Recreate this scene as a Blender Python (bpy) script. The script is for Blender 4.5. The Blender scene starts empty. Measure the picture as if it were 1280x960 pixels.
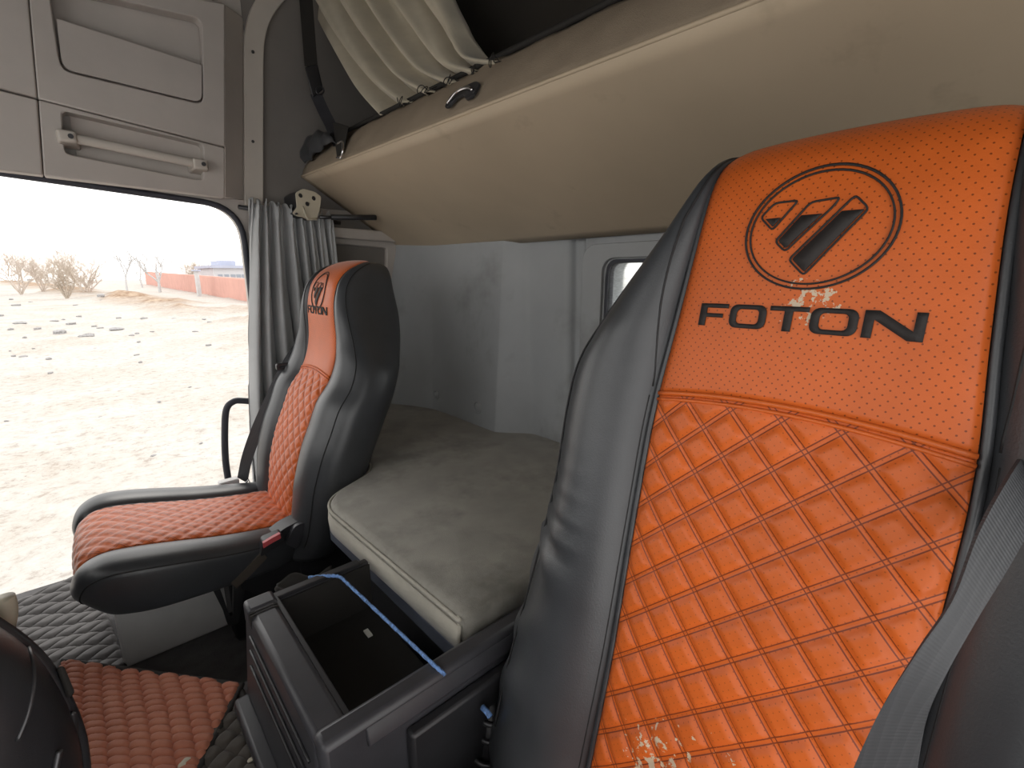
import bpy, bmesh, math, random
import numpy as np
from mathutils import Vector, Matrix

SC = bpy.context.scene
COL = SC.collection

# ------------------------------------------------------------------ camera
FPX, CX, CY = 590.0, 640.0, 480.0          # focal length in pixels of the 1280x960 frame
CAM = np.array([0.0, 0.0, 1.2])
_y = np.array([100 - CX, 345 - CY, FPX]); _y /= np.linalg.norm(_y)      # world +Y seen in camera axes
_u = np.cross(np.array([1.0, 0, 0]), _y); _u /= np.linalg.norm(_u)
if _u[1] > 0:
    _u = -_u
ROT = np.stack([np.cross(_y, _u), _y, _u])

cd = bpy.data.cameras.new('camera')
cd.sensor_width = 36.0
cd.lens = FPX / 1280.0 * 36.0
cd.clip_start = 0.02
cd.clip_end = 2000
cam = bpy.data.objects.new('camera', cd)
COL.objects.link(cam)
m3 = np.stack([ROT @ [1, 0, 0], ROT @ [0, -1, 0], ROT @ [0, 0, -1]], axis=1)
cam.matrix_world = Matrix.Translation(Vector(CAM)) @ Matrix([list(r) for r in m3]).to_4x4()
SC.camera = cam

# ------------------------------------------------------------------ light
world = bpy.data.worlds.new('sky')
SC.world = world
world.use_nodes = True
bg = world.node_tree.nodes['Background']
bg.inputs['Color'].default_value = (1.0, 0.985, 0.96, 1)
bg.inputs['Strength'].default_value = 2.6
sd = bpy.data.lights.new('sun', 'SUN')
sd.energy = 0.8
sd.angle = math.radians(12)
sd.color = (1.0, 0.95, 0.88)
sun = bpy.data.objects.new('sun', sd)
COL.objects.link(sun)
sun.rotation_euler = (math.radians(-38), math.radians(18), 0)
SC.view_settings.view_transform = 'Standard'
SC.view_settings.look = 'None'
SC.view_settings.exposure = -0.28
SC.view_settings.gamma = 1.0
SC.view_settings.use_curve_mapping = False
SC.render.film_transparent = False
SC.cycles.max_bounces = 10
SC.cycles.diffuse_bounces = 7
SC.cycles.glossy_bounces = 4
SC.cycles.transmission_bounces = 6
SC.cycles.caustics_reflective = False
SC.cycles.caustics_refractive = False
SC.cycles.sample_clamp_indirect = 6.0
SC.cycles.use_denoising = True

# ------------------------------------------------------------------ helpers
def at(px, py, **k):
    """The point of the photographed place seen at a pixel, on the plane X=, Y= or Z=."""
    (a, v), = k.items()
    d = ROT @ np.array([px - CX, py - CY, FPX])
    i = 'XYZ'.index(a)
    return CAM + (v - CAM[i]) / d[i] * d

OFF = {}

def thing(name, label, cat, loc=(0, 0, 0), group=None, kind=None):
    o = bpy.data.objects.new(name, None)
    o.empty_display_size = 0.05
    COL.objects.link(o)
    o.location = loc
    OFF[o.name] = np.array(loc, float)
    tag(o, label, cat, group, kind)
    return o

def tag(o, label=None, cat=None, group=None, kind=None):
    if label: o['label'] = label
    if cat: o['category'] = cat
    if group: o['group'] = group
    if kind: o['kind'] = kind
    return o

def mesh(name, verts, faces, mat, parent=None, smooth=True, uv=None, loc=None, label=None):
    """World-space vertices become one mesh object, with its origin at its parent or at loc."""
    verts = np.asarray(verts, float)
    if parent is not None:
        off = OFF[parent.name]
    elif loc is not None:
        off = np.array(loc, float)
    else:
        lo, hi = verts.min(0), verts.max(0)
        off = np.array([(lo[0] + hi[0]) / 2, (lo[1] + hi[1]) / 2, lo[2]])
    me = bpy.data.meshes.new(name)
    me.from_pydata([tuple(v) for v in (verts - off)], [], [tuple(int(i) for i in f) for f in faces])
    me.validate()
    if smooth:
        me.polygons.foreach_set('use_smooth', [True] * len(me.polygons))
    if uv is not None:
        lay = me.uv_layers.new(name='UVMap')
        for l in me.loops:
            lay.data[l.index].uv = uv[l.vertex_index]
    if mat is not None:
        me.materials.append(mat)
    o = bpy.data.objects.new(name, me)
    COL.objects.link(o)
    if parent is not None:
        o.parent = parent
    else:
        o.location = off
    OFF[o.name] = off
    if label: o['label'] = label
    return o

def fix_normals(o):
    bm = bmesh.new(); bm.from_mesh(o.data)
    bmesh.ops.recalc_face_normals(bm, faces=bm.faces)
    bm.to_mesh(o.data); bm.free()
    return o

def sharp(o, deg=35):
    """Smooth shading that keeps corners sharper than deg as edges."""
    bm = bmesh.new(); bm.from_mesh(o.data)
    for e in bm.edges:
        if len(e.link_faces) == 2 and e.calc_face_angle(0) > math.radians(deg):
            e.smooth = False
    bm.to_mesh(o.data); bm.free()
    return o

def bevel(o, w=0.004, seg=2, ang=35):
    b = o.modifiers.new('bevel', 'BEVEL')
    b.width = w; b.segments = seg; b.limit_method = 'ANGLE'; b.angle_limit = math.radians(ang)
    b.harden_normals = False
    return o

def boxg(lo, hi):
    x0, y0, z0 = lo; x1, y1, z1 = hi
    v = [(x0, y0, z0), (x1, y0, z0), (x1, y1, z0), (x0, y1, z0), (x0, y0, z1), (x1, y0, z1), (x1, y1, z1), (x0, y1, z1)]
    f = [(0, 3, 2, 1), (4, 5, 6, 7), (0, 1, 5, 4), (1, 2, 6, 5), (2, 3, 7, 6), (3, 0, 4, 7)]
    return v, f

def join(parts):
    V, F = [], []
    for v, f in parts:
        n = len(V)
        V += [tuple(p) for p in v]
        F += [tuple(i + n for i in q) for q in f]
    return V, F

def box(name, lo, hi, mat, parent=None, bev=0.004, label=None, **k):
    o = mesh(name, *boxg(lo, hi), mat, parent, smooth=True, label=label, **k)
    sharp(o)
    if bev: bevel(o, bev)
    return o

def hexa(pts8):
    """A box from eight points: four of one face, then the four facing them."""
    f = [(0, 1, 2, 3), (7, 6, 5, 4), (0, 4, 5, 1), (1, 5, 6, 2), (2, 6, 7, 3), (3, 7, 4, 0)]
    return [tuple(p) for p in pts8], f

def hexo(name, pts8, mat, parent=None, bev=0.004, label=None):
    o = mesh(name, *hexa(pts8), mat, parent, label=label)
    fix_normals(o); sharp(o)
    if bev: bevel(o, bev)
    return o

def catmull(pts, n=8, closed=False):
    P = np.asarray(pts, float)
    if closed:
        P = np.vstack([P[-1], P, P[0], P[1]])
    else:
        P = np.vstack([2 * P[0] - P[1], P, 2 * P[-1] - P[-2]])
    out = []
    for i in range(1, len(P) - 2):
        p0, p1, p2, p3 = P[i - 1], P[i], P[i + 1], P[i + 2]
        for k in range(n):
            t = k / n
            out.append(0.5 * (2 * p1 + (p2 - p0) * t + (2 * p0 - 5 * p1 + 4 * p2 - p3) * t * t + (3 * p1 - p0 - 3 * p2 + p3) * t ** 3))
    if not closed:
        out.append(P[-2])
    return np.array(out)

def tubeg(pts, r, n=8, closed=False, flat=None):
    """A tube along pts; r a number or one per point. flat=(a, b) scales the two cross axes."""
    P = np.asarray(pts, float)
    m = len(P)
    R = np.full(m, r) if np.isscalar(r) else np.asarray(r)
    T = np.gradient(P, axis=0)
    if closed:
        T = np.roll(P, -1, 0) - np.roll(P, 1, 0)
    T /= np.linalg.norm(T, axis=1)[:, None] + 1e-12
    ref = np.array([0, 0, 1.0]) if abs(T[0][2]) < 0.9 else np.array([1.0, 0, 0])
    N = np.cross(T[0], ref); N /= np.linalg.norm(N)
    V = []
    a, b = flat or (1, 1)
    for i in range(m):
        N = N - T[i] * np.dot(N, T[i]); N /= np.linalg.norm(N) + 1e-12
        B = np.cross(T[i], N)
        for k in range(n):
            q = 2 * math.pi * k / n
            V.append(P[i] + R[i] * (a * math.cos(q) * N + b * math.sin(q) * B))
    F = []
    for i in range(m if closed else m - 1):
        j = (i + 1) % m
        for k in range(n):
            F.append((i * n + k, i * n + (k + 1) % n, j * n + (k + 1) % n, j * n + k))
    if not closed:
        F.append(tuple(reversed(range(n))))
        F.append(tuple((m - 1) * n + k for k in range(n)))
    return V, F

def tube(name, pts, r, mat, parent=None, n=8, closed=False, label=None, **k):
    return fix_normals(mesh(name, *tubeg(pts, r, n, closed), mat, parent, label=label, **k))

def cylg(c, axis, r, h, n=20, r2=None):
    c = np.array(c, float); ax = np.array(axis, float); ax /= np.linalg.norm(ax)
    return tubeg([c, c + ax * h * 0.5, c + ax * h], [r, (r + (r if r2 is None else r2)) / 2, r if r2 is None else r2], n)

def cyl(name, c, axis, r, h, mat, parent=None, n=20, r2=None, bev=0.0, **k):
    o = fix_normals(mesh(name, *cylg(c, axis, r, h, n, r2), mat, parent, **k))
    sharp(o)
    if bev: bevel(o, bev)
    return o

def gridg(fn, nu, nv):
    V = [fn(i / (nu - 1), j / (nv - 1)) for j in range(nv) for i in range(nu)]
    F = [(j * nu + i, j * nu + i + 1, (j + 1) * nu + i + 1, (j + 1) * nu + i) for j in range(nv - 1) for i in range(nu - 1)]
    return V, F

def ribbon(name, pts, side, thick, mat, parent=None, label=None, uvlen=True, **k):
    """A flat band: pts its centre line, side a half-width vector for each point, thick its thickness."""
    P = np.asarray(pts, float); S = np.asarray(side, float)
    T = np.gradient(P, axis=0)
    N = np.cross(T, S); N /= np.linalg.norm(N, axis=1)[:, None] + 1e-12
    n = len(P)
    V = []
    for i in range(n):
        for a, b in ((-1, -1), (-.5, -1), (0, -1), (.5, -1), (1, -1), (1, 1), (.5, 1), (0, 1), (-.5, 1), (-1, 1)):
            V.append(P[i] + a * S[i] + b * thick / 2 * N[i])
    c = 10
    F = [(i * c + q, i * c + (q + 1) % c, (i + 1) * c + (q + 1) % c, (i + 1) * c + q) for i in range(n - 1) for q in range(c)]
    F += [tuple(range(c)), tuple((n - 1) * c + q for q in range(c))]
    d = np.concatenate([[0], np.cumsum(np.linalg.norm(np.diff(P, axis=0), axis=1))])
    uv = [(a * np.linalg.norm(S[i]), d[i]) for i in range(n) for a in (-1, -.5, 0, .5, 1, 1, .5, 0, -.5, -1)]
    o = mesh(name, V, F, mat, parent, label=label, uv=uv, **k)
    fix_normals(o); sharp(o, 50)
    return o

def rrect(x0, y0, x1, y1, r, n=5):
    out = []
    for cx, cy, a in ((x1 - r, y1 - r, 0), (x0 + r, y1 - r, 90), (x0 + r, y0 + r, 180), (x1 - r, y0 + r, 270)):
        for k in range(n + 1):
            q = math.radians(a + 90 * k / n)
            out.append((cx + r * math.cos(q), cy + r * math.sin(q)))
    return out

def round_poly(pts, r, n=5):
    """A polygon with each corner rounded; r a number or one per corner."""
    P = [np.array(p, float) for p in pts]
    m = len(P)
    R = [r] * m if np.isscalar(r) else r
    out = []
    for i in range(m):
        a, b, c = P[i - 1], P[i], P[(i + 1) % m]
        u = a - b; v = c - b
        lu, lv = np.linalg.norm(u), np.linalg.norm(v)
        d = min(R[i], lu * .49, lv * .49)
        s, e = b + u / lu * d, b + v / lv * d
        for k in range(n + 1):
            t = k / n
            out.append((1 - t) ** 2 * s + 2 * t * (1 - t) * b + t * t * e)
    return [tuple(p) for p in out]

def plateg(outer, holes, to3d, depth):
    """A plate outlined in 2D, with holes, of thickness depth (to3d(a, b, d) -> point)."""
    bm = bmesh.new()
    loops = [outer] + list(holes)
    edges = []
    for lp in loops:
        vs = [bm.verts.new((p[0], p[1], 0)) for p in lp]
        edges += [bm.edges.new((vs[i], vs[(i + 1) % len(vs)])) for i in range(len(vs))]
    bmesh.ops.triangle_fill(bm, edges=edges, use_beauty=True, use_dissolve=False)
    bm.verts.index_update()
    V2 = [(v.co.x, v.co.y) for v in bm.verts]
    tris = [tuple(v.index for v in f.verts) for f in bm.faces]
    bm.free()
    n = len(V2)
    V = [to3d(a, b, 0) for a, b in V2] + [to3d(a, b, depth) for a, b in V2]
    F = list(tris) + [tuple(i + n for i in reversed(t)) for t in tris]
    k = 0
    for lp in loops:
        m = len(lp)
        for i in range(m):
            a, b = k + i, k + (i + 1) % m
            F.append((a, b, b + n, a + n))
        k += m
    return V, F

def plate(name, outer, holes, to3d, depth, mat, parent=None, bev=0.0, label=None, **k):
    o = fix_normals(mesh(name, *plateg(outer, holes, to3d, depth), mat, parent, label=label, **k))
    sharp(o)
    if bev: bevel(o, bev)
    return o

YW = lambda y: (lambda a, b, d: (a, y + d, b))          # plates that lie in X-Z
XW = lambda x: (lambda a, b, d: (x + d, a, b))          # plates that lie in Y-Z
ZW = lambda z: (lambda a, b, d: (a, b, z + d))          # plates that lie in X-Y

# ------------------------------------------------------------------ materials
class NT:
    def __init__(s, name):
        s.m = bpy.data.materials.new(name)
        s.m.use_nodes = True
        s.t = s.m.node_tree
        s.b = s.t.nodes['Principled BSDF']
    def n(s, kind, **k):
        nd = s.t.nodes.new(kind)
        for a, v in k.items():
            setattr(nd, a, v)
        return nd
    def l(s, a, b):
        s.t.links.new(a, b)
    def math(s, op, a, b=None, c=None, clamp=False):
        nd = s.n('ShaderNodeMath', operation=op, use_clamp=clamp)
        for i, v in enumerate((a, b, c)):
            if v is None: continue
            if isinstance(v, (int, float)): nd.inputs[i].default_value = v
            else: s.l(v, nd.inputs[i])
        return nd.outputs[0]
    def noise(s, scale, detail=3, rough=.5, vec=None, stretch=None):
        tc = s.n('ShaderNodeTexCoord')
        v = tc.outputs['Object'] if vec is None else vec
        if stretch:
            mp = s.n('ShaderNodeMapping'); mp.inputs['Scale'].default_value = stretch
            s.l(v, mp.inputs['Vector']); v = mp.outputs[0]
        nd = s.n('ShaderNodeTexNoise')
        nd.inputs['Scale'].default_value = scale
        nd.inputs['Detail'].default_value = detail
        nd.inputs['Roughness'].default_value = rough
        s.l(v, nd.inputs['Vector'])
        return nd.outputs['Fac']
    def ramp(s, fac, stops):
        r = s.n('ShaderNodeValToRGB')
        e = r.color_ramp.elements
        while len(e) < len(stops): e.new(0.5)
        for i, (p, c) in enumerate(stops):
            e[i].position = p; e[i].color = (*c, 1)
        s.l(fac, r.inputs['Fac'])
        return r.outputs['Color']
    def mix(s, fac, a, b):
        nd = s.n('ShaderNodeMix', data_type='RGBA')
        if isinstance(fac, (int, float)): nd.inputs[0].default_value = fac
        else: s.l(fac, nd.inputs[0])
        for i, v in ((6, a), (7, b)):
            if isinstance(v, tuple): nd.inputs[i].default_value = (*v, 1)
            else: s.l(v, nd.inputs[i])
        return nd.outputs[2]
    def bump(s, h, strength=.3, dist=.002, prev=None):
        nd = s.n('ShaderNodeBump')
        nd.inputs['Strength'].default_value = strength
        nd.inputs['Distance'].default_value = dist
        s.l(h, nd.inputs['Height'])
        if prev is not None: s.l(prev, nd.inputs['Normal'])
        return nd.outputs[0]

def surf(name, col, rough=.5, var=.15, scale=8, bump=.2, bscale=300, bdist=.001, metal=0, spec=.5, sheen=0, stretch=None, var2=None):
    """A plain surface with blotchy colour variation and a fine grain."""
    t = NT(name)
    c = np.array(col)
    f = t.noise(scale, 4, .6, stretch=stretch)
    base = t.ramp(f, [(.3, tuple(np.clip(c * (1 - var), 0, 1))), (.7, tuple(np.clip(c * (1 + var), 0, 1)))])
    if var2:
        f2 = t.noise(var2[0], 5, .65)
        k = t.ramp(f2, [(var2[1], (0, 0, 0)), (var2[2], (1, 1, 1))])
        base = t.mix(k, base, tuple(var2[3]))
    t.l(base, t.b.inputs['Base Color'])
    t.b.inputs['Roughness'].default_value = rough
    t.b.inputs['Metallic'].default_value = metal
    t.b.inputs['Specular IOR Level'].default_value = spec
    if sheen:
        t.b.inputs['Sheen Weight'].default_value = sheen
    if bump:
        t.l(t.bump(t.noise(bscale, 3, .6, stretch=stretch), bump, bdist), t.b.inputs['Normal'])
    return t.m

LEATHER = surf('black_leather', (.044, .047, .052), .36, .18, 6, .35, 420, .0008, spec=.6)
LEATHER_SEAM = surf('black_stitching', (.014, .014, .015), .6, .1, 40, .2, 600)
BLACK_PLASTIC = surf('black_plastic', (.026, .026, .029), .42, .2, 10, .25, 500, .0006)
DARK_PLASTIC = surf('charcoal_plastic', (.05, .05, .057), .38, .2, 9, .25, 500, .0006)
TRIM_GREY = surf('grey_trim_plastic', (.49, .45, .415), .6, .08, 4, .2, 350, .0006)
TRIM_LIGHT = surf('pale_trim_plastic', (.55, .505, .45), .5, .06, 5, .15, 350, .0005)
WALL_GREY = surf('grey_wall_lining', (.37, .385, .395), .62, .08, 3, .25, 260, .0008, var2=(2.2, .50, .75, (.19, .19, .18)))
WALL_DARK = surf('shaded_wall_lining', (.20, .183, .168), .8, .1, 3, .25, 260, .0008)  # grey lining darkened to hold the shade of the upper side wall
LINING = surf('shade_brown_lining', (.045, .039, .032), .9, .12, 3, .3, 200)  # near-black brown carries the shade above the upper bunk
SEAL = surf('dark_rubber', (.04, .042, .055), .6, .1, 20, .2, 300)
CURTAIN_GREY = surf('grey_curtain_cloth', (.42, .43, .435), .85, .08, 8, .4, 700, .0006, sheen=.2)
CURTAIN_TAN = surf('tan_curtain_cloth', (.50, .45, .345), .9, .10, 9, .5, 600, .0008, sheen=.2)
BUNK_UNDER = surf('tan_bunk_vinyl', (.52, .42, .30), .55, .06, 3, .12, 120, .001, var2=(5, .62, .8, (.36, .285, .2)))
BUNK_BAND = surf('tan_woven_cloth', (.30, .24, .175), .9, .1, 6, .7, 420, .0015)
MATTRESS = surf('grey_plush_cloth', (.34, .325, .285), .95, .18, 5, .6, 380, .0015, sheen=.2, var2=(4.5, .48, .70, (.20, .19, .165)))
MATTRESS_EDGE = surf('grey_mattress_border', (.42, .395, .335), .9, .1, 12, .6, 380, .0012, sheen=.2)
STEEL_PALE = surf('pale_painted_metal', (.80, .79, .78), .55, .07, 6, .15, 200)
CREAM_METAL = surf('cream_painted_metal', (.55, .50, .39), .5, .08, 12, .15, 300)
CHROME = surf('chrome', (.75, .75, .76), .15, .03, 20, 0, metal=1)
DARK_METAL = surf('dark_metal', (.09, .09, .095), .4, .1, 20, .1, metal=.7)
FLOOR_GREY = surf('dark_floor_carpet', (.12, .115, .117), .85, .25, 16, .6, 240, .002)
BELT = surf('grey_belt_webbing', (.075, .078, .085), .65, .08, 30, .5, 900, .0006)
ROPE_BLUE = surf('blue_rope', (.16, .30, .62), .7, .5, 160, .6, 260, .002)
RED_PLASTIC = surf('red_plastic', (.62, .10, .11), .4, .05, 20, 0)
PAPER = surf('white_paper', (.75, .74, .70), .8, .05, 20, 0)
LACE = surf('black_lace_thread', (.018, .016, .014), .8, .1, 40, 0)

def webbing():
    t = NT('ribbed_belt_webbing')
    uv = t.n('ShaderNodeUVMap').outputs[0]
    sp = t.n('ShaderNodeSeparateXYZ'); t.l(uv, sp.inputs[0])
    a = t.math('MULTIPLY', sp.outputs[0], 120.0)
    st = t.ramp(t.math('FRACT', a), [(.0, (.060, .062, .067)), (.5, (.046, .048, .053))])
    f = t.noise(14, 3)
    t.l(t.mix(t.math('MULTIPLY', f, .3), st, (.085, .085, .09)), t.b.inputs['Base Color'])
    t.b.inputs['Roughness'].default_value = .6
    w = t.math('SINE', t.math('MULTIPLY', sp.outputs[1], 2200.0))
    t.l(t.bump(w, .25, .0006), t.b.inputs['Normal'])
    return t.m
WEB = webbing()

def orange_leather(name, col, quilt, sheen=0, pitch=.0535, v0=.998, dots=.0098, wear=None, linecol=(.16, .030, .010)):
    """Coloured leather on UVs in metres: a perforated one, or a double-stitched diamond quilt."""
    t = NT(name)
    uv = t.n('ShaderNodeUVMap').outputs[0]
    sp = t.n('ShaderNodeSeparateXYZ'); t.l(uv, sp.inputs[0])
    U, Vv = sp.outputs[0], sp.outputs[1]
    c = np.array(col)
    base = t.ramp(t.noise(9, 4, .6), [(.3, tuple(c * .9)), (.7, tuple(np.clip(c * 1.1, 0, 1)))])
    # perforations on a staggered grid
    gx = t.math('MULTIPLY', U, 1 / dots); gy = t.math('MULTIPLY', Vv, 1 / dots)
    p = t.math('FRACT', t.math('ADD', gx, gy)); q = t.math('FRACT', t.math('SUBTRACT', gx, gy))
    dp = t.math('ABSOLUTE', t.math('SUBTRACT', p, .5)); dq = t.math('ABSOLUTE', t.math('SUBTRACT', q, .5))
    rr = t.math('SQRT', t.math('ADD', t.math('MULTIPLY', dp, dp), t.math('MULTIPLY', dq, dq)))
    hole = t.math('LESS_THAN', rr, .125 if not quilt else .10)
    base = t.mix(t.math('MULTIPLY', hole, .8 if not quilt else .45), base, tuple(c * .22))
    nrm = t.bump(t.noise(380, 3, .6), .25, .0007)
    if quilt:
        a = t.math('MULTIPLY', U, 1 / pitch)
        b = t.math('MULTIPLY', t.math('SUBTRACT', Vv, v0), 1 / pitch)
        ds = []
        for s in (t.math('ADD', a, b), t.math('SUBTRACT', a, b)):
            f = t.math('FRACT', s)
            d = t.math('SUBTRACT', .5, t.math('ABSOLUTE', t.math('SUBTRACT', f, .5)))
            ds.append(t.math('ABSOLUTE', t.math('SUBTRACT', d, .062)))
        line = t.math('LESS_THAN', t.math('MINIMUM', ds[0], ds[1]), .0165)
        base = t.mix(t.math('MULTIPLY', line, .9), base, linecol)
        nrm = t.bump(t.math('SUBTRACT', 1.0, line), .2, .0006, nrm)
    if wear:
        for (u, v, r, s, th) in wear:
            du = t.math('SUBTRACT', U, u); dv = t.math('SUBTRACT', Vv, v)
            rad = t.math('SQRT', t.math('ADD', t.math('MULTIPLY', du, du), t.math('MULTIPLY', dv, dv)))
            near = t.math('SUBTRACT', 1.0, t.math('DIVIDE', rad, r), clamp=True)
            near = t.math('MULTIPLY', near, .30)
            k = t.math('GREATER_THAN', t.math('ADD', t.noise(s, 5, .65, uv), near), th)
            base = t.mix(k, base, (.62, .50, .36))
    t.l(base, t.b.inputs['Base Color'])
    t.b.inputs['Roughness'].default_value = .42
    t.b.inputs['Sheen Weight'].default_value = sheen
    t.b.inputs['Sheen Roughness'].default_value = .35
    t.b.inputs['Specular IOR Level'].default_value = .36
    t.l(nrm, t.b.inputs['Normal'])
    return t.m

ORANGE = (.63, .128, .021)
OR_PERF = orange_leather('orange_perforated_leather', ORANGE, False, wear=[(.0, 1.172, .06, 90, .80), (-.02, 1.18, .03, 70, .78)])
OR_QUILT = orange_leather('orange_quilted_leather', ORANGE, True, wear=[(-.0, .60, .16, 55, .76), (-.09, .55, .13, 55, .76), (.06, .60, .10, 70, .78)])
OR_PERF2 = orange_leather('orange_perforated_cover', ORANGE, False, .3)  # sheen in both covers imitates haze paling the smaller seat
OR_QUILT2 = orange_leather('orange_quilted_cover', ORANGE, True, .5)
ORANGE_PLAIN = surf('orange_leather_piping', ORANGE, .42, .1, 20, .2, 400)
PRINT_BLACK = surf('black_embroidery', (.018, .014, .013), .7, .2, 60, .4, 900, .0006)

def quilt_cloth(name, col, col2, sheen=.1):
    t = NT(name)
    base = t.ramp(t.noise(14, 4, .6), [(.3, tuple(col)), (.75, tuple(col2))])
    t.l(base, t.b.inputs['Base Color'])
    t.b.inputs['Roughness'].default_value = .72
    t.b.inputs['Sheen Weight'].default_value = sheen
    t.l(t.bump(t.noise(300, 3, .6), .35, .001), t.b.inputs['Normal'])
    return t.m
MAT_RUST = quilt_cloth('rust_quilted_mat', (.42, .135, .075), (.53, .21, .125))
MAT_GREY = quilt_cloth('dark_grey_quilted_mat', (.085, .078, .078), (.12, .112, .110))
MAT_BROWN = quilt_cloth('dark_brown_quilted_mat', (.036, .029, .024), (.085, .07, .055))

def ground_mat():
    t = NT('pale_dirt_ground')
    tc = t.n('ShaderNodeTexCoord').outputs['Object']
    a = t.ramp(t.noise(.35, 6, .65, tc), [(.36, (.42, .37, .32)), (.56, (.52, .505, .485))])
    b = t.ramp(t.noise(5.5, 7, .78, tc), [(.36, (.25, .20, .16)), (.46, (.46, .43, .39)), (.66, (.58, .56, .535))])
    c = t.mix(.55, a, b)
    sp = t.n('ShaderNodeSeparateXYZ'); t.l(tc, sp.inputs[0])
    h = t.math('MULTIPLY', t.math('ADD', sp.outputs[2], -.12), 2.2, clamp=True)
    dirt = t.ramp(t.noise(1.5, 6, .75, tc), [(.40, (.24, .15, .095)), (.62, (.46, .36, .27))])
    c = t.mix(h, c, dirt)
    fl = t.ramp(t.noise(16, 5, .8, tc), [(.36, (1, 1, 1)), (.41, (0, 0, 0))])
    big = t.ramp(t.noise(.8, 4, .6, tc), [(.42, (0, 0, 0)), (.60, (1, 1, 1))])
    c = t.mix(t.math('MULTIPLY', fl, t.math('MULTIPLY', big, .8)), c, (.20, .17, .15))
    t.l(c, t.b.inputs['Base Color'])
    t.b.inputs['Roughness'].default_value = .95
    t.b.inputs['Specular IOR Level'].default_value = .1
    t.l(t.bump(t.noise(5, 6, .7, tc), .6, .06), t.b.inputs['Normal'])
    return t.m
GROUND = ground_mat()
ROCK = surf('grey_rubble_stone', (.34, .33, .33), .9, .3, 3, .6, 14, .02)
BRICK = surf('hazed_red_brick', (.60, .33, .275), .9, .08, .6, .4, 5, .01)  # brick red paled to include the outdoor haze
BLDG = surf('white_plaster', (.60, .60, .62), .9, .04, .5, 0)
ROOF_BLUE = surf('blue_roof_sheet', (.44, .47, .58), .7, .05, .5, 0)
PANE = surf('dark_window_glass', (.30, .33, .38), .3, .05, 1, 0)
TWIG = surf('hazed_beige_twigs', (.58, .51, .45), .95, .1, 2, 0)  # twig and brush colours lightened in place of distance haze
TWIG2 = surf('hazed_grey_branches', (.55, .55, .55), .95, .1, 2, 0)
TWIG3 = surf('hazed_brown_brush', (.50, .43, .36), .95, .1, 2, 0)

def frosted():
    t = NT('frosted_glass')
    f = t.noise(70, 3, .6, stretch=(1, 1, 6))
    t.l(t.ramp(f, [(.35, (.50, .52, .51)), (.65, (.92, .94, .94))]), t.b.inputs['Base Color'])
    t.b.inputs['Transmission Weight'].default_value = 1
    t.b.inputs['IOR'].default_value = 1.12
    t.b.inputs['Roughness'].default_value = .35
    t.l(t.bump(f, .3, .002), t.b.inputs['Normal'])
    return t.m
FROST = frosted()

# ------------------------------------------------------------------ outside: ground
FZ = 0.12                                    # cab floor
GZ = -1.25                                   # ground outside
rng = np.random.default_rng(7)
random.seed(7)

def fbm(x, y, seed=0):
    v = 0.0
    r = np.random.default_rng(seed)
    for k in range(7):
        a = r.uniform(0, 6.28); s = .5 * 1.9 ** k; ph = r.uniform(0, 6.28, 2)
        v = v + (1 / 1.55 ** k) * np.sin(s * (x * math.cos(a) + y * math.sin(a)) + ph[0]) * np.sin(s * (-x * math.sin(a) + y * math.cos(a)) * .8 + ph[1])
    return v

RIDGE0 = at(30, 356, Z=GZ)[:2]; RIDGE1 = at(330, 400, Z=GZ)[:2]        # a bank of dug earth crosses the lot
def ground_z(x, y):
    p = np.array([x, y]); d = RIDGE1 - RIDGE0; L = np.linalg.norm(d)
    t = np.dot(p - RIDGE0, d) / L / L
    s = abs(np.cross(d / L, p - RIDGE0))
    w = 3.0 + 2 * max(0, 1 - t)
    ridge = math.exp(-(s / w) ** 2) * (.45 + .35 * fbm(x * .9, y * .9, 3)) * (1 if -.6 < t < 1.6 else 0)
    near = min(1, max(0, (y - 4) / 6))
    return GZ + ridge + near * (.05 * fbm(x * 1.3, y * 1.3, 5) + .03 * fbm(x * 4, y * 4, 6))
na, nr = 200, 150
V = []
for j in range(nr):
    r = 1.2 * (400 / 1.2) ** (j / (nr - 1))
    for i in range(na):
        a = math.radians(-35 + 230 * i / (na - 1))
        x, y = r * math.cos(a), 1.2 + r * math.sin(a)
        V.append((x, y, ground_z(x, y)))
F = [(j * na + i, j * na + i + 1, (j + 1) * na + i + 1, (j + 1) * na + i) for j in range(nr - 1) for i in range(na - 1)]
g = fix_normals(mesh('ground', V, F, GROUND, loc=(0, 0, GZ)))
tag(g, kind='structure')

# ------------------------------------------------------------------ cab shell
YR, YL = 2.20, -0.34
XR, XF = 1.235, -1.05
TOP = 2.62
def struct(o):
    return tag(o, kind='structure')

flo = plate('floor', [(XF, YL), (XF, YR + .02), (1.35, YR + .02), (1.35, YL)], [], ZW(FZ), -.10, FLOOR_GREY, loc=(0, 0, FZ)); struct(flo)
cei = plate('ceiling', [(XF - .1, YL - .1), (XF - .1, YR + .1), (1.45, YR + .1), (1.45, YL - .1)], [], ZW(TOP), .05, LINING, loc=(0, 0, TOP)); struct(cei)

# right wall with the open door's hole
dA = at(0, 216, Y=YR); dB = at(250, 252, Y=YR)
slope = (dB[2] - dA[2]) / (dB[0] - dA[0])
zt = lambda x: dA[2] + slope * (x - dA[0])
XD = .515
hole = round_poly([(-.92, FZ - .08), (XD - .02, FZ - .08), (XD, 1.0), (XD, zt(XD)), (-.80, zt(-.80))], [.08, .05, .3, .13, .15], 8)
wr = plate('wall_right', [(XF - .05, -.5), (1.42, -.5), (1.42, TOP), (XF - .05, TOP)], [hole], YW(YR), .07, TRIM_GREY); struct(wr)
sl = tube('trim_1', [(p[0], YR - .004, p[1]) for p in hole], .011, SEAL, closed=True, n=8); struct(sl)

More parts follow.
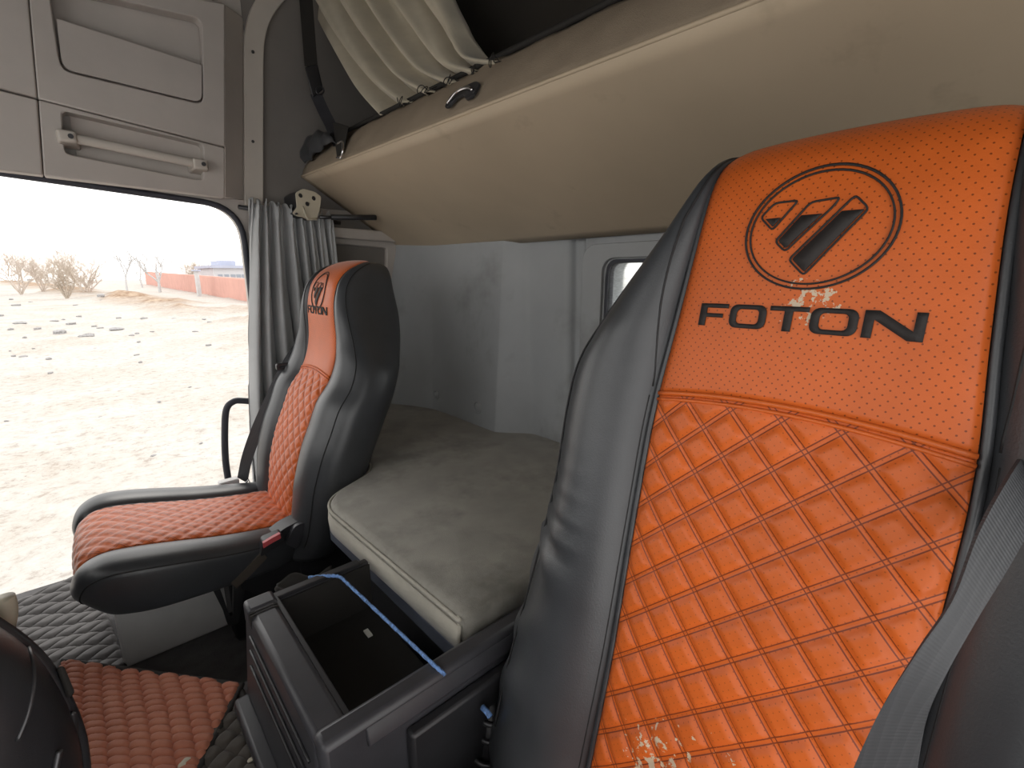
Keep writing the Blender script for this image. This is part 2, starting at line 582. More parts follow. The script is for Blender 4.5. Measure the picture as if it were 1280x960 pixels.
# left wall behind the camera, with the driver's open door, and the windscreen wall
hole_l = round_poly([(-.92, FZ), (XD, FZ), (XD, 1.5), (-.8, 1.56)], [.08, .05, .13, .15], 6)
wl = plate('wall_left', [(XF - .05, -.5), (1.42, -.5), (1.42, TOP), (XF - .05, TOP)], [hole_l], YW(YL), -.07, TRIM_GREY); struct(wl)
hole_f = round_poly([(YL + .12, .88), (YR - .12, .88), (YR - .14, 1.86), (YL + .14, 1.86)], .1, 6)
wf = plate('wall_front', [(YL - .05, -.5), (YR + .05, -.5), (YR + .05, TOP), (YL - .05, TOP)], [hole_f], XW(XF), -.06, TRIM_GREY); struct(wf)

# rear wall: pressed lining, rounded corner on the right, flat middle with the window
low = [(2.24, .96), (2.10, 1.005), (2.01, 1.037), (1.89, 1.106), (1.83, 1.128), (1.79, 1.133), (1.58, 1.134), (1.39, 1.130), (1.355, 1.138), (1.30, 1.185), (1.262, 1.224), (1.235, 1.234), (1.16, 1.236), (1.09, 1.237), (1.07, 1.262), (1.045, 1.264), (1.02, 1.235)]
upp = [(2.24, 1.16), (2.19, 1.175), (2.12, 1.185), (1.98, 1.195), (1.90, 1.20), (1.84, 1.203), (1.62, 1.205), (1.42, 1.208), (1.39, 1.210), (1.33, 1.225), (1.30, 1.236), (1.26, 1.238), (1.18, 1.239), (1.11, 1.240), (1.09, 1.266), (1.05, 1.267), (1.02, 1.238)]
lo_s = catmull(low, 4); up_s = catmull(upp, 4)
V = []; zs = np.linspace(.10, 2.62, 26)
for z in zs:
    k = min(1.0, max(0.0, (z - .60) / .74))
    for a, b in zip(lo_s, up_s):
        p = a * (1 - k) + b * k
        V.append((p[1], p[0], z))
n = len(lo_s)
F = [(j * n + i, j * n + i + 1, (j + 1) * n + i + 1, (j + 1) * n + i) for j in range(len(zs) - 1) for i in range(n - 1)]
wc = mesh('wall_rear_corner', V, F, WALL_GREY); struct(wc)
so = wc.modifiers.new('solid', 'SOLIDIFY'); so.thickness = .01; so.offset = 0
WY0, WY1, WZ0, WZ1 = .30, .940, .90, 1.246
win = rrect(WY0, WZ0, WY1, WZ1, .035)
wrr = plate('wall_rear', [(YL - .05, .1), (1.022, .1), (1.022, TOP), (YL - .05, TOP)], [win], XW(1.235), .10, WALL_GREY, bev=.006); struct(wrr)
# raised border round the window field
fr = plate('trim_2', rrect(WY0 - .18, WZ0 - .2, WY1 + .088, WZ1 + .052, .05), [rrect(WY0 - .008, WZ0 - .008, WY1 + .008, WZ1 + .008, .042)], XW(1.222), .02, WALL_GREY, bev=.008); struct(fr)
up_ = plate('wall_rear_shade', [(YL - .04, 1.42), (YR - .004, 1.42), (YR - .004, TOP), (YL - .04, TOP)], [], XW(1.16), .02, LINING); struct(up_)  # dark sheet added to stand for the shade above the bunk
ur_ = plate('wall_right_shade', [(.60, 1.49), (1.16, 1.49), (1.16, TOP), (.60, TOP)], [], YW(YR - .006), .005, WALL_DARK); struct(ur_)  # thin sheet whose darker tone paints shade on the side wall
wn = thing('window_1', None, None, (1.3, (WY0 + WY1) / 2, WZ0), kind='structure')
plate('window_frame', rrect(WY0 - .004, WZ0 - .004, WY1 + .004, WZ1 + .004, .037), [rrect(WY0 + .008, WZ0 + .008, WY1 - .007, WZ1 - .007, .03)], XW(1.236), .03, SEAL, wn)
plate('pane', rrect(WY0 + .006, WZ0 + .006, WY1 - .006, WZ1 - .006, .03), [], XW(1.246), .006, FROST, wn)

# ------------------------------------------------------------------ seats
class Pad:
    """An upholstered pad: a face curve and a back curve in X-Z, swept across with widths per station."""
    def __init__(s, face, back, half, panel, cy, crest=.03, ns=90, boxy=False):
        s.boxy = boxy
        face = catmull(np.array(face, float), 12); back = catmull(np.array(back, float), 12)
        def re(P):
            d = np.concatenate([[0], np.cumsum(np.linalg.norm(np.diff(P, axis=0), axis=1))])
            q = np.linspace(0, d[-1], ns)
            return np.stack([np.interp(q, d, P[:, k]) for k in range(2)], 1), d[-1]
        s.f, s.L = re(face); s.b, _ = re(back)
        s.ns, s.cy, s.cr = ns, cy, crest
        T = np.gradient(s.f, axis=0); T /= np.linalg.norm(T, axis=1)[:, None]
        N = np.stack([T[:, 1], -T[:, 0]], 1)
        flip = np.sum(N * (s.b - s.f), 1).mean() > 0
        s.n = -N if flip else N
        tt = np.linspace(0, 1, ns)
        def sm(a):
            P = catmull(np.array(a, float), 10)
            return np.interp(tt, P[:, 0], P[:, 1])
        s.w = sm(half); s.p = sm(panel)
    def _i(s, A, t):
        x = np.clip(t, 0, 1) * (s.ns - 1); i = min(int(x), s.ns - 2); k = x - i
        return A[i] * (1 - k) + A[i + 1] * k
    def ring(s, i):
        w, p = s.w[i], s.p[i]
        g = max(.012, w - p); c = s.cr * min(1, g / .15)
        f, b, nn = s.f[i], s.b[i], s.n[i]
        half = [(0, 0, -.006), (p * .5, 0, -.005), (p * .88, 0, -.004), (p * 1.0, 0, -.005), (p + g * .05, .0, -.007), (p + g * .16, .0, c * .45), (p + g * .38, 0, c), (p + g * .62, .0, c * .75),
                (p + g * .84, .06, c * .1), (p + g * .97, .22, 0), (p + g * 1.0, .42, 0), (p + g * .98, .64, 0), (p + g * .86, .86, 0), (p + g * .55, .98, 0), (p * .7, 1.0, 0), (p * .3, 1.0, 0)]
        if s.boxy:
            half[5:13] = [(p + g * .2, .0, c * .5), (p + g * .5, 0, c), (p + g * .82, .0, c * .6), (p + g * .965, .06, 0), (p + g * 1.0, .2, 0), (p + g * 1.01, .5, 0), (p + g * 1.0, .8, 0), (p + g * .93, .95, 0)]
        pts = []
        full = half + [(0, 1.0, 0)] + [(-y, q, d) for y, q, d in reversed(half[1:])]
        for y, q, d in full:
            xz = f + (b - f) * q + nn * d
            pts.append((xz[0], s.cy + y, xz[1]))
        return catmull(pts, 3, closed=True)
    def body(s, name, mat, parent, dent=None):
        rings = [s.ring(i) for i in range(s.ns)]
        n = len(rings[0])
        s.rings = rings
        V = np.concatenate(rings)
        if dent is not None:
            V = np.array([dent(v) for v in V])
        F = [(j * n + i, j * n + (i + 1) % n, (j + 1) * n + (i + 1) % n, (j + 1) * n + i) for j in range(s.ns - 1) for i in range(n)]
        F += [tuple(range(n)), tuple((s.ns - 1) * n + i for i in range(n))]
        return fix_normals(mesh(name, V, F, mat, parent))
    def on(s, u, t, lift=.004):
        """A point of the face at u (-1..1 across the panel) and t (0..1 along)."""
        f = s._i(s.f, t); nn = s._i(s.n, t); p = s._i(s.p, t)
        bulge = .005 * (1 - u * u) - .006 * abs(u) ** 10
        xz = f + nn * (lift + bulge)
        return np.array([xz[0], s.cy + u * p, xz[1]])
    def t_of_z(s, z):
        k = int(np.argmax(s.f[:, 1] > z)); k = max(k, 1)
        z0, z1 = s.f[k - 1, 1], s.f[k, 1]
        return (k - 1 + (z - z0) / (z1 - z0 + 1e-9)) / (s.ns - 1)
    def at_yz(s, y, z, lift):
        t = s.t_of_z(z); p = s._i(s.p, t)
        return s.on(y / p, t, lift)
    def seam_var(s, kf, t0, t1, lift=.0015):
        """Like seam, with a ring position that changes along the pad (kf(t), fractional, may be negative)."""
        out = []
        for i in range(int(t0 * (s.ns - 1)), int(t1 * (s.ns - 1)) + 1):
            r = s.rings[i]; n = len(r); k = kf(i / (s.ns - 1)) % n
            a = int(k); f = k - a
            p = r[a % n] * (1 - f) + r[(a + 1) % n] * f
            c = r.mean(0); v = p - c; v[1] *= .7
            out.append(p + v / np.linalg.norm(v) * lift)
        return np.array(out)
    def seam(s, k, t0=0, t1=1, lift=0.0015):
        """The line along ring point k (of the smoothed ring) from t0 to t1, lifted off the body."""
        out = []
        for i in range(int(t0 * (s.ns - 1)), int(t1 * (s.ns - 1)) + 1):
            r = s.rings[i]; c = r.mean(0); v = r[k] - c; v[1] *= .7
            out.append(r[k] + v / np.linalg.norm(v) * lift)
        return np.array(out)

def puff(u, v, pitch, v0, h):
    a = u / pitch; b = (v - v0) / pitch
    m = 1
    for s in (a + b, a - b):
        f = s - math.floor(s); d = min(f, 1 - f)
        k = min(1, max(0, (d - .03) / .26)); k = k * k * (3 - 2 * k)
        m = min(m, k) if False else m * k
    return h * (m ** .7 if m > 0 else 0) - h * .35

def panel_mesh(name, pad, t_lo, t_hi, mat, parent, nu, nv, quilt=None, voff=0.0, lift=.004):
    """A panel on a pad's face; t_lo and t_hi are functions of u."""
    V, UV = [], []
    for j in range(nv):
        for i in range(nu):
            u = -1 + 2 * i / (nu - 1); a, b = t_lo(u), t_hi(u)
            t = a + (b - a) * j / (nv - 1)
            um, vm = u * pad._i(pad.p, t), voff + t * pad.L
            e = 0
            if quilt:
                edge = min(1, (1 - abs(u)) / .05, (t - a) / .02 + .2, (b - t) / .02 + .2)
                e = puff(um, vm, quilt[0], quilt[1], quilt[2]) * max(0, edge)
            V.append(pad.on(u, t, lift + e)); UV.append((um, vm))
    F = [(j * nu + i, j * nu + i + 1, (j + 1) * nu + i + 1, (j + 1) * nu + i) for j in range(nv - 1) for i in range(nu - 1)]
    o = fix_normals(mesh(name, V, F, mat, parent, uv=UV))
    so = o.modifiers.new('solid', 'SOLIDIFY'); so.thickness = .004; so.offset = -1
    return o

def resub(poly, step=.004):
    out = []
    for i in range(len(poly)):
        a = np.array(poly[i], float); b = np.array(poly[(i + 1) % len(poly)], float)
        k = max(1, int(np.linalg.norm(b - a) / step))
        for q in range(k): out.append(tuple(a + (b - a) * q / k))
    return out

def decal(name, shapes, fn, mat, parent):
    """Flat marks: each shape is (outer, holes) in panel metres, laid on the leather through fn(y, z, lift)."""
    parts = []
    for outer, holes in shapes:
        bm = bmesh.new(); edges = []
        for lp in [resub(outer)] + [resub(h) for h in holes]:
            vs = [bm.verts.new((p[0], p[1], 0)) for p in lp]
            edges += [bm.edges.new((vs[i], vs[(i + 1) % len(vs)])) for i in range(len(vs))]
        bmesh.ops.triangle_fill(bm, edges=edges, use_beauty=True)
        bm.verts.index_update()
        V = [fn(v.co.x, v.co.y, 0) for v in bm.verts]; F = [tuple(v.index for v in f.verts) for f in bm.faces]
        bm.free(); parts.append((V, F))
    o = mesh(name, *join(parts), mat, parent)
    so = o.modifiers.new('solid', 'SOLIDIFY'); so.thickness = .0012; so.offset = 0
    return fix_normals(o)

def ellipse(cx, cy, a, b, n=64):
    return [(cx + a * math.cos(2 * math.pi * k / n), cy + b * math.sin(2 * math.pi * k / n)) for k in range(n)]

def inset(poly, d):
    """The polygon moved inward by d."""
    P = [np.array(p, float) for p in poly]; n = len(P)
    area = sum(P[i][0] * P[(i + 1) % n][1] - P[(i + 1) % n][0] * P[i][1] for i in range(n))
    sg = 1 if area > 0 else -1
    out = []
    for i in range(n):
        e0 = P[i] - P[i - 1]; e1 = P[(i + 1) % n] - P[i]
        n0 = np.array([-e0[1], e0[0]]) / np.linalg.norm(e0) * sg; n1 = np.array([-e1[1], e1[0]]) / np.linalg.norm(e1) * sg
        m = n0 + n1; m = m / (np.dot(m, n0) + 1e-9)
        out.append(tuple(P[i] + m * d))
    return out

def emblem_shapes(z0):
    """The ring and the three slanted bars; y to the viewer's right, z up, given about the ring's centre."""
    C0 = (-.003, 1.244); S = []
    S.append((ellipse(*C0, .0685, .0600), [ellipse(*C0, .0665, .0580)]))
    S.append((ellipse(*C0, .0635, .0550), [ellipse(*C0, .0618, .0533)]))
    bars = [[(-.060, 1.259), (-.048, 1.2735), (-.023, 1.2735), (-.044, 1.2435)],
            [(-.040, 1.233), (-.013, 1.2705), (.014, 1.2725), (.010, 1.264), (-.027, 1.221)],
            [(-.023, 1.214), (.025, 1.2735), (.0395, 1.259), (-.005, 1.197)]]
    cut = [1.257, 1.2575, 1.2585]
    for b, c in zip(bars, cut):
        b = round_poly(b, .005, 3)
        S.append((b, [inset(b, .0017)]))
        k = inset(b, .0032)
        # the dark lower part of the bar: the polygon below the cut line
        out = []
        for i in range(len(k)):
            p, q = k[i], k[(i + 1) % len(k)]
            if p[1] <= c: out.append(p)
            if (p[1] - c) * (q[1] - c) < 0:
                f = (c - p[1]) / (q[1] - p[1]); out.append((p[0] + f * (q[0] - p[0]), c))
        if len(out) > 2: S.append((out, []))
    return [([(x, z - 1.244 + z0) for x, z in o], [[(x, z - 1.244 + z0) for x, z in h] for h in hs]) for o, hs in S]

def word_shapes(z0, h=.0255):
    """FOTON, wide letters: x from -.108 to .098, baseline at z0."""
    t = .0062; S = []
    def rect(x0, y0, x1, y1): return [(x0, y0), (x1, y0), (x1, y1), (x0, y1)]
    x = -.108
    S.append(([(x, 0), (x + .008, 0), (x + .008, .010), (x + .028, .010), (x + .028, .0145), (x + .008, .0145), (x + .008, h - .0048), (x + .033, h - .0048), (x + .033, h), (x, h)], []))
    x = -.072
    S.append((rrect(x, 0, x + .039, h, .008), [rrect(x + .0075, .0048, x + .0315, h - .0048, .0045)]))
    x = -.030
    S.append(([(x + .0145, 0), (x + .0225, 0), (x + .0225, h - .0048), (x + .037, h - .0048), (x + .037, h), (x, h), (x, h - .0048), (x + .0145, h - .0048)], []))
    x = .009
    S.append((rrect(x, 0, x + .040, h, .008), [rrect(x + .0078, .0048, x + .0322, h - .0048, .0045)]))
    x = .053
    S.append(([(x, 0), (x + .0078, 0), (x + .0078, h - .0085), (x + .034, 0), (x + .045, 0), (x + .045, h), (x + .0372, h), (x + .0372, .0085), (x + .011, h), (x, h)], []))
    return [([(a, b + z0) for a, b in o], [[(a, b + z0) for a, b in hh] for hh in hs]) for o, hs in S]

def build_back(root, P, perf, quilt, zword, zemb, dent=None, fine=True):
    pad = Pad(P['face'], P['back'], P['half'], P['panel'], P['cy'], P.get('crest', .03))
    voff = 0.0
    # v runs along the face and equals the height at the seam
    ts = pad.t_of_z(P['seam']); voff = P['seam'] - ts * pad.L
    b = pad.body('backrest', LEATHER, root, dent)
    arch = P['arch']
    seam_t = lambda u: pad.t_of_z(P['seam'] - arch * u * u)
    tb = P.get('tb', .03)
    qp = panel_mesh('quilted_panel', pad, lambda u: tb, lambda u: seam_t(u) - .002, quilt, root, 110 if fine else 80, 210 if fine else 150, (.0535, P['v0'], P.get('puff', .005)), voff)
    qp['label'] = 'orange diamond-quilted leather panel'
    hp = panel_mesh('headrest_panel', pad, lambda u: seam_t(u) + .002, lambda u: P.get('tt', .985), perf, root, 40, 60, None, voff, .006)
    hp['label'] = 'orange perforated leather panel'
    us = np.linspace(-1, 1, 30)
    for dz, r in ((0, .0030), (-.008, .0022)):
        tube('piping', [pad.on(u, seam_t(u) + dz / pad.L, .006) for u in us], r, ORANGE_PLAIN, root, label='orange piping across the back')
    for sgn in (-1, 1):
        tube('edge_piping', [pad.on(sgn * 1.03, t, .004) for t in np.linspace(tb, .985, 70)], .0042, LEATHER, root)
    nr = len(pad.rings[0])
    for k in (3 * 8, nr - 3 * 8):
        tube('seam', pad.seam(k, .05, .97), .0016, LEATHER_SEAM, root, n=6)
    for m_ in (1, -1):
        tube('seam', pad.seam_var(lambda t: m_ * np.interp(t, [ts, .72, .82, .92, .98], [12.6, 15, 17, 15, 13.5]), ts, .975), .0015, LEATHER_SEAM, root, n=6)
        tube('stitching', pad.seam_var(lambda t: m_ * 12.9, tb + .02, ts - .01, .0008), .0010, LEATHER_SEAM, root, n=5)
    fn = lambda x, z, l: pad.at_yz(-x * P.get('mark', 1), z, .0072 + l)
    sc = P.get('mark', 1)
    decal('emblem', emblem_shapes(zemb), fn, PRINT_BLACK, hp)
    decal('lettering', word_shapes(zword), fn, PRINT_BLACK, hp)
    return pad

# driver's seat, close to the camera
DY = .165
ds = thing('driver_seat', 'large orange and black leather seat in front, with emblem and word facing the viewer', 'seat', (.45, DY, FZ))
DRV = dict(cy=DY, seam=1.066, arch=.012, v0=.998, crest=.034, tb=.06,
    face=[(.375, .44), (.408, .52), (.430, .60), (.455, .70), (.480, .82), (.505, .93), (.531, 1.05), (.549, 1.14), (.567, 1.23), (.582, 1.285), (.600, 1.318), (.632, 1.340), (.68, 1.350), (.72, 1.346)],
    back=[(.50, .40), (.545, .52), (.58, .60), (.62, .70), (.665, .82), (.705, .93), (.735, 1.02), (.752, 1.10), (.765, 1.18), (.772, 1.24), (.772, 1.28), (.768, 1.315), (.758, 1.335), (.738, 1.344)],
    half=[(0, .348), (.1, .360), (.22, .352), (.35, .334), (.45, .325), (.57, .328), (.64, .318), (.70, .28), (.76, .235), (.82, .188), (.88, .153), (.94, .138), (1, .130)],
    panel=[(0, .143), (.3, .145), (.5, .149), (.6, .148), (.7, .139), (.8, .131), (.88, .128), (.94, .127), (1, .124)])
def creases(v):
    # pulled leather on the outer bolster
    d = v[1] - DY
    if d < .17: return v
    k = min(1, (d - .17) / .08)
    a = math.exp(-((v[2] - .79) / .11) ** 2)
    w = .0055 * a * math.sin(95 * v[2] - 60 * v[0] + 9 * math.sin(14 * v[2])) - .012 * math.exp(-((v[2] - .855 - .25 * (v[0] - .6)) / .010) ** 2) * (1 if v[0] > .5 else 0)
    w += .004 * math.exp(-((v[2] - .6) / .12) ** 2) * math.sin(70 * v[0] + 40 * v[2])
    return np.array([v[0] - .6 * k * w, v[1] + k * w, v[2]])
dpad = build_back(ds, DRV, OR_PERF, OR_QUILT, 1.1415, 1.244, creases)

def build_cushion(root, P, quilt):
    pad = Pad(P['face'], P['back'], P['half'], P['panel'], P['cy'], P.get('crest', .02), boxy=True)
    pad.body('cushion', LEATHER, root)
    q = panel_mesh('cushion_panel', pad, lambda u: .02, lambda u: P.get('end', .86), quilt, root, 70, 110, (.0535, 0, .0032), 0)
    q['label'] = 'orange diamond-quilted leather panel'
    for sgn in (-1, 1):
        tube('edge_piping', [pad.on(sgn * 1.03, t, .004) for t in np.linspace(.02, P.get('end', .86), 50)], .0035, LEATHER, root)
    nr = len(pad.rings[0])
    for k in (3 * 8, nr - 3 * 8):
        tube('seam', pad.seam(k, .05, .97), .0016, LEATHER_SEAM, root, n=6)
    return pad

dzc = .06
build_cushion(ds, dict(cy=DY, half=[(0, .25), (.4, .27), (.75, .262), (.9, .22), (1, .16)], panel=[(0, .15), (.5, .155), (.85, .15), (1, .12)],
    face=[(.42, .38 + dzc), (.30, .385 + dzc), (.15, .40 + dzc), (.02, .415 + dzc), (-.05, .41 + dzc), (-.085, .37 + dzc), (-.085, .33 + dzc)],
    back=[(.42, .27 + dzc), (.30, .27 + dzc), (.15, .27 + dzc), (.04, .27 + dzc), (-.02, .275 + dzc), (-.06, .29 + dzc), (-.078, .315 + dzc)]), OR_QUILT2)
box('seat_base', (.02, DY - .2, FZ), (.5, DY + .2, .33), BLACK_PLASTIC, ds, bev=.02)

# passenger seat
PY = 1.65
ps = thing('passenger_seat', 'smaller orange and black leather seat beside the open door, seen from its side', 'seat', (.25, PY, FZ))
PAS = dict(cy=1.63, seam=.892, arch=.012, v0=.84, crest=.020, tb=.06, mark=.86, puff=.0042,
    face=[(.352, .36), (.385, .42), (.400, .50), (.412, .575), (.440, .67), (.472, .745), (.503, .815), (.545, .87), (.572, .93), (.585, 1.0), (.588, 1.09), (.596, 1.14), (.612, 1.18), (.645, 1.214), (.695, 1.238), (.74, 1.243)],
    back=[(.50, .34), (.54, .42), (.575, .50), (.60, .575), (.64, .67), (.675, .745), (.71, .815), (.735, .87), (.765, .93), (.79, 1.0), (.80, 1.06), (.797, 1.11), (.790, 1.16), (.786, 1.20), (.778, 1.226), (.760, 1.240)],
    half=[(0, .27), (.1, .29), (.3, .312), (.45, .318), (.55, .31), (.62, .29), (.68, .25), (.74, .215), (.80, .185), (.87, .165), (.94, .15), (1, .125)],
    panel=[(0, .128), (.3, .13), (.5, .132), (.58, .130), (.68, .124), (.8, .119), (.88, .116), (1, .110)])
ppad = build_back(ps, PAS, OR_PERF2, OR_QUILT2, 1.075, 1.145, fine=False)
cpad = build_cushion(ps, dict(cy=PY, half=[(0, .24), (.2, .272), (.55, .285), (.75, .28), (.88, .25), (.95, .215), (1, .17)], panel=[(0, .15), (.5, .152), (.8, .15), (1, .125)],
    face=[(.40, .435), (.33, .440), (.25, .452), (.17, .468), (.09, .488), (.0, .508), (-.06, .514), (-.10, .498), (-.118, .462), (-.116, .43), (-.105, .40)],
    back=[(.40, .35), (.33, .352), (.25, .355), (.17, .36), (.09, .365), (.03, .368), (-.02, .371), (-.055, .374), (-.075, .378), (-.088, .384), (-.096, .392)],
    crest=.018, end=.93), OR_QUILT2)
# pedestal and mechanism
hexo('pedestal', [(-.07, 1.56, FZ), (.24, 1.56, FZ), (.24, 1.90, FZ), (-.07, 1.90, FZ), (-.068, 1.56, .345), (.24, 1.56, .345), (.24, 1.90, .345), (-.068, 1.90, .345)], STEEL_PALE, ps, .006, 'pale grey painted metal pedestal')
box('seat_base', (.19, 1.45, FZ), (.60, 1.86, .36), BLACK_PLASTIC, ps, bev=.015)
plate('side_shield', round_poly([(.20, .345), (.262, .415), (.33, .47), (.40, .482), (.50, .455), (.56, .40), (.55, .30), (.44, .25), (.33, .235), (.24, .30)], .03), [], YW(1.395), .06, BLACK_PLASTIC, ps, .01)
plate('recliner_cover', round_poly([(.335, .43), (.365, .475), (.395, .478), (.385, .44), (.365, .40)], .01), [], YW(1.378), .03, DARK_PLASTIC, ps, .004)
plate('hip_cover', round_poly([(.36, .33), (.42, .40), (.50, .41), (.56, .37), (.56, .26), (.40, .25)], .04), [], YW(1.383), .03, BLACK_PLASTIC, ps, .008)
a = at(283, 780, Y=1.44); b = at(296, 722, Y=1.44)
plate('seat_bracket', round_poly([(.145, .35), (.215, .36), (.225, .30), (.195, .20), (.17, .21), (.165, .26)], .008), [round_poly([(.165, .335), (.20, .335), (.187, .235), (.178, .235)], .004)], YW(1.43), .02, DARK_METAL, ps, .002)
ribbon('adjuster_bar', [(.19, 1.372, .365), (.23, 1.370, .392), (.275, 1.370, .425)], [(.006, 0, -.011)] * 3, .008, surf('brown_bar', (.09, .075, .062), .5), ps)
bk = plate('buckle_housing', round_poly([(.262, .425), (.275, .472), (.325, .478), (.332, .445)], .008), [], YW(1.362), .03, BLACK_PLASTIC, ps, .004)
ribbon('buckle_button', [(.272, 1.358, .462), (.295, 1.356, .470), (.318, 1.358, .474)], [(0.0, 0, .0075)] * 3, .012, RED_PLASTIC, bk, label='red release button')
c0 = at(281, 604, Y=1.95)
box('belt_anchor', (c0[0] - .02, 1.93, c0[2] - .035), (c0[0] + .045, 1.965, c0[2] + .012), STEEL_PALE, ps, bev=.004, label='pale block at the hip')
tube('anchor_bracket', [(c0[0] + .05, 1.94, .40), (c0[0] + .075, 1.93, .44), (c0[0] + .085, 1.93, .40), (c0[0] + .12, 1.92, .43)], .006, CHROME, ps)

# seat belts
def belt_pts(path, n=10): return catmull(path, n)
pb = thing('seat_belt', 'grey belt hanging beside the smaller seat in front of the grey curtain', 'seat belt', (.5, 1.93, .4))
bpx = [(397, 408, 1.97), (385, 422, 1.92), (368, 442, 1.875), (352, 470, 1.86), (337, 502, 1.86), (321, 538, 1.88), (309, 572, 1.93), (303, 600, 1.955)]
p = belt_pts([at(x, y, Y=Y) for x, y, Y in bpx], 8)
ribbon('webbing', p, [np.array([.62, -.55, -.54]) * .021] * len(p), .003, WEB, pb)
q = at(357, 458, Y=1.86)
plate('belt_guide', rrect(q[0] - .034, q[2] - .012, q[0] + .034, q[2] + .014, .008), [rrect(q[0] - .022, q[2] - .003, q[0] + .022, q[2] + .005, .003)], YW(1.85), .018, BLACK_PLASTIC, pb, .002)
db = thing('seat_belt', 'grey belt crossing the right edge of the large front seat', 'seat belt', (.4, 0, .8))
Lb = [(1305, 530), (1262, 592), (1222, 665), (1190, 748), (1147, 813), (1101, 887), (1069, 956), (1050, 1010)]
Rb = [(1350, 575), (1297, 645), (1255, 715), (1217, 778), (1184, 838), (1160, 893), (1147, 956), (1140, 1010)]
Xb = [.60, .50, .455, .43, .412, .40, .39, .38]
LL = catmull([at(x, y, X=q) for (x, y), q in zip(Lb, Xb)], 8); RR = catmull([at(x, y, X=q + .004) for (x, y), q in zip(Rb, Xb)], 8)
ribbon('webbing', (LL + RR) / 2, (RR - LL) / 2, .0028, WEB, db)

# ------------------------------------------------------------------ lower bunk
lb = thing('bunk_mattress', 'flat grey plush bunk mattress along the back wall, between both seats', 'mattress', (.8, 1.0, .36))
outl = round_poly([(.78, YL + .02), (.78, .602), (.425, .604), (.405, 1.245), (.635, 1.36), (.66, 2.05), (.90, 2.05), (.94, 2.13), (1.03, 2.13), (1.09, 1.95), (1.145, 1.80), (1.145, 1.38), (1.24, 1.26), (1.24, YL + .02)], [.03, .05, .03, .09, .10, .05, .05, .05, .05, .06, .05, .05, .04, .03], 8)
def pillow(name, poly, z0, z1, r, mat, parent, mat2=None):
    cx = np.mean([p[0] for p in poly]); 
    lay = [(r, z0)] + [(r * (1 - math.sin(a)), z0 + r * (1 - math.cos(a))) for a in np.linspace(.2, math.pi / 2, 4)] + [(r * (1 - math.cos(a)), z1 - r + r * math.sin(a)) for a in np.linspace(0, math.pi / 2, 5)]
    rings = [[(*q, z) for q in inset(poly, d)] for d, z in lay]
    n = len(poly)
    V = [p for rg in rings for p in rg]
    F = [(j * n + i, j * n + (i + 1) % n, (j + 1) * n + (i + 1) % n, (j + 1) * n + i) for j in range(len(rings) - 1) for i in range(n)]
    F += [tuple(range(n)), tuple((len(rings) - 1) * n + i for i in range(n))]
    o = fix_normals(mesh(name, V, F, mat, parent)); sharp(o, 60)
    return o
pillow('mattress_top', outl, .515, .602, .020, MATTRESS, lb)
bd = round_poly([(.4225, .608), (.402, 1.246), (.632, 1.362), (.645, 1.75)], [.02, .09, .10, .0], 8)
tube('piping', [(x, y, .588) for x, y in bd], .004, MATTRESS_EDGE, lb)
V = []
for x, y in bd: V += [(x, y, .575), (x - .002, y + .001, .55), (x, y, .525)]
n = len(V) // 3
F = [(3 * i + k, 3 * i + k + 1, 3 * i + k + 4, 3 * i + k + 3) for i in range(n - 1) for k in range(2)]
e = mesh('border', V, F, MATTRESS_EDGE, lb, label='paler fabric border'); so = e.modifiers.new('solid', 'SOLIDIFY'); so.thickness = .006; so.offset = 0
bb = thing('bunk_plinth', 'dark board frame carrying the lower bunk mattress above the open box', 'bunk plinth', (.8, 1.0, .36))
ob = [(.79, YL + .03), (.79, .61), (.424, .62), (.414, 1.23), (.66, 1.345), (.68, 2.03), (1.0, 2.05), (1.12, 1.80), (1.12, 1.38), (1.21, 1.24), (1.21, YL + .03)]
plate('board', ob, [], ZW(.478), .037, surf('dark_blue_board', (.07, .08, .105), .5), bb, .005)
box('base_front', (.47, .64, FZ), (.49, 1.2, .478), BLACK_PLASTIC, bb)
box('front_rail', (.455, .64, .455), (.50, 1.2, .48), BLACK_PLASTIC, bb)
for yy in (.3, 1.2):
    box('support', (.95, yy, FZ), (1.05, yy + .05, .48), BLACK_PLASTIC, bb)

# ------------------------------------------------------------------ upper bunk
ub = thing('upper_bunk', 'tan folding bunk raised on a slant across the cab, underside showing', 'bunk', (.78, 1.0, 1.5))
AX, AZ = .762, 1.602
BX, BZ = 1.225, 1.318
dv = np.array([BX - AX, BZ - AZ]); dv /= np.linalg.norm(dv); nv = np.array([-dv[1], dv[0]])
def ubp(s, y, h):
    # the raised front edge dips a little towards the driver's side
    dip = (-.019 * (2.2 - y) + .006) * (1 - min(1, max(0, s / LB)))
    return (AX + dv[0] * s + nv[0] * h, y, AZ + dv[1] * s + nv[1] * h + dip)
LB = np.hypot(BX - AX, BZ - AZ) - .004; TH = .165
y0, y1 = YL + .03, 2.185
def ub_grid(nu, nv_):
    V = []
    for j in range(nv_):
        y = y0 + (y1 - y0) * j / (nv_ - 1)
        for i in range(nu):
            s = LB * i / (nu - 1)
            sag = .002 * math.sin(math.pi * min(1, s / LB)) * (1 + .4 * math.sin(y * 5)) + .004 * math.exp(-((y - 1.03) ** 2 / .004 + s * s / .002))
            end = 0.0
            V.append(ubp(s, y, -sag + end))
    F = [(j * nu + i, j * nu + i + 1, (j + 1) * nu + i + 1, (j + 1) * nu + i) for j in range(nv_ - 1) for i in range(nu - 1)]
    return V, F
V, F = ub_grid(16, 60)
un = fix_normals(mesh('underside', V, F, BUNK_UNDER, ub, label='smooth tan vinyl underside')); so = un.modifiers.new('solid', 'SOLIDIFY'); so.thickness = .006; so.offset = 0
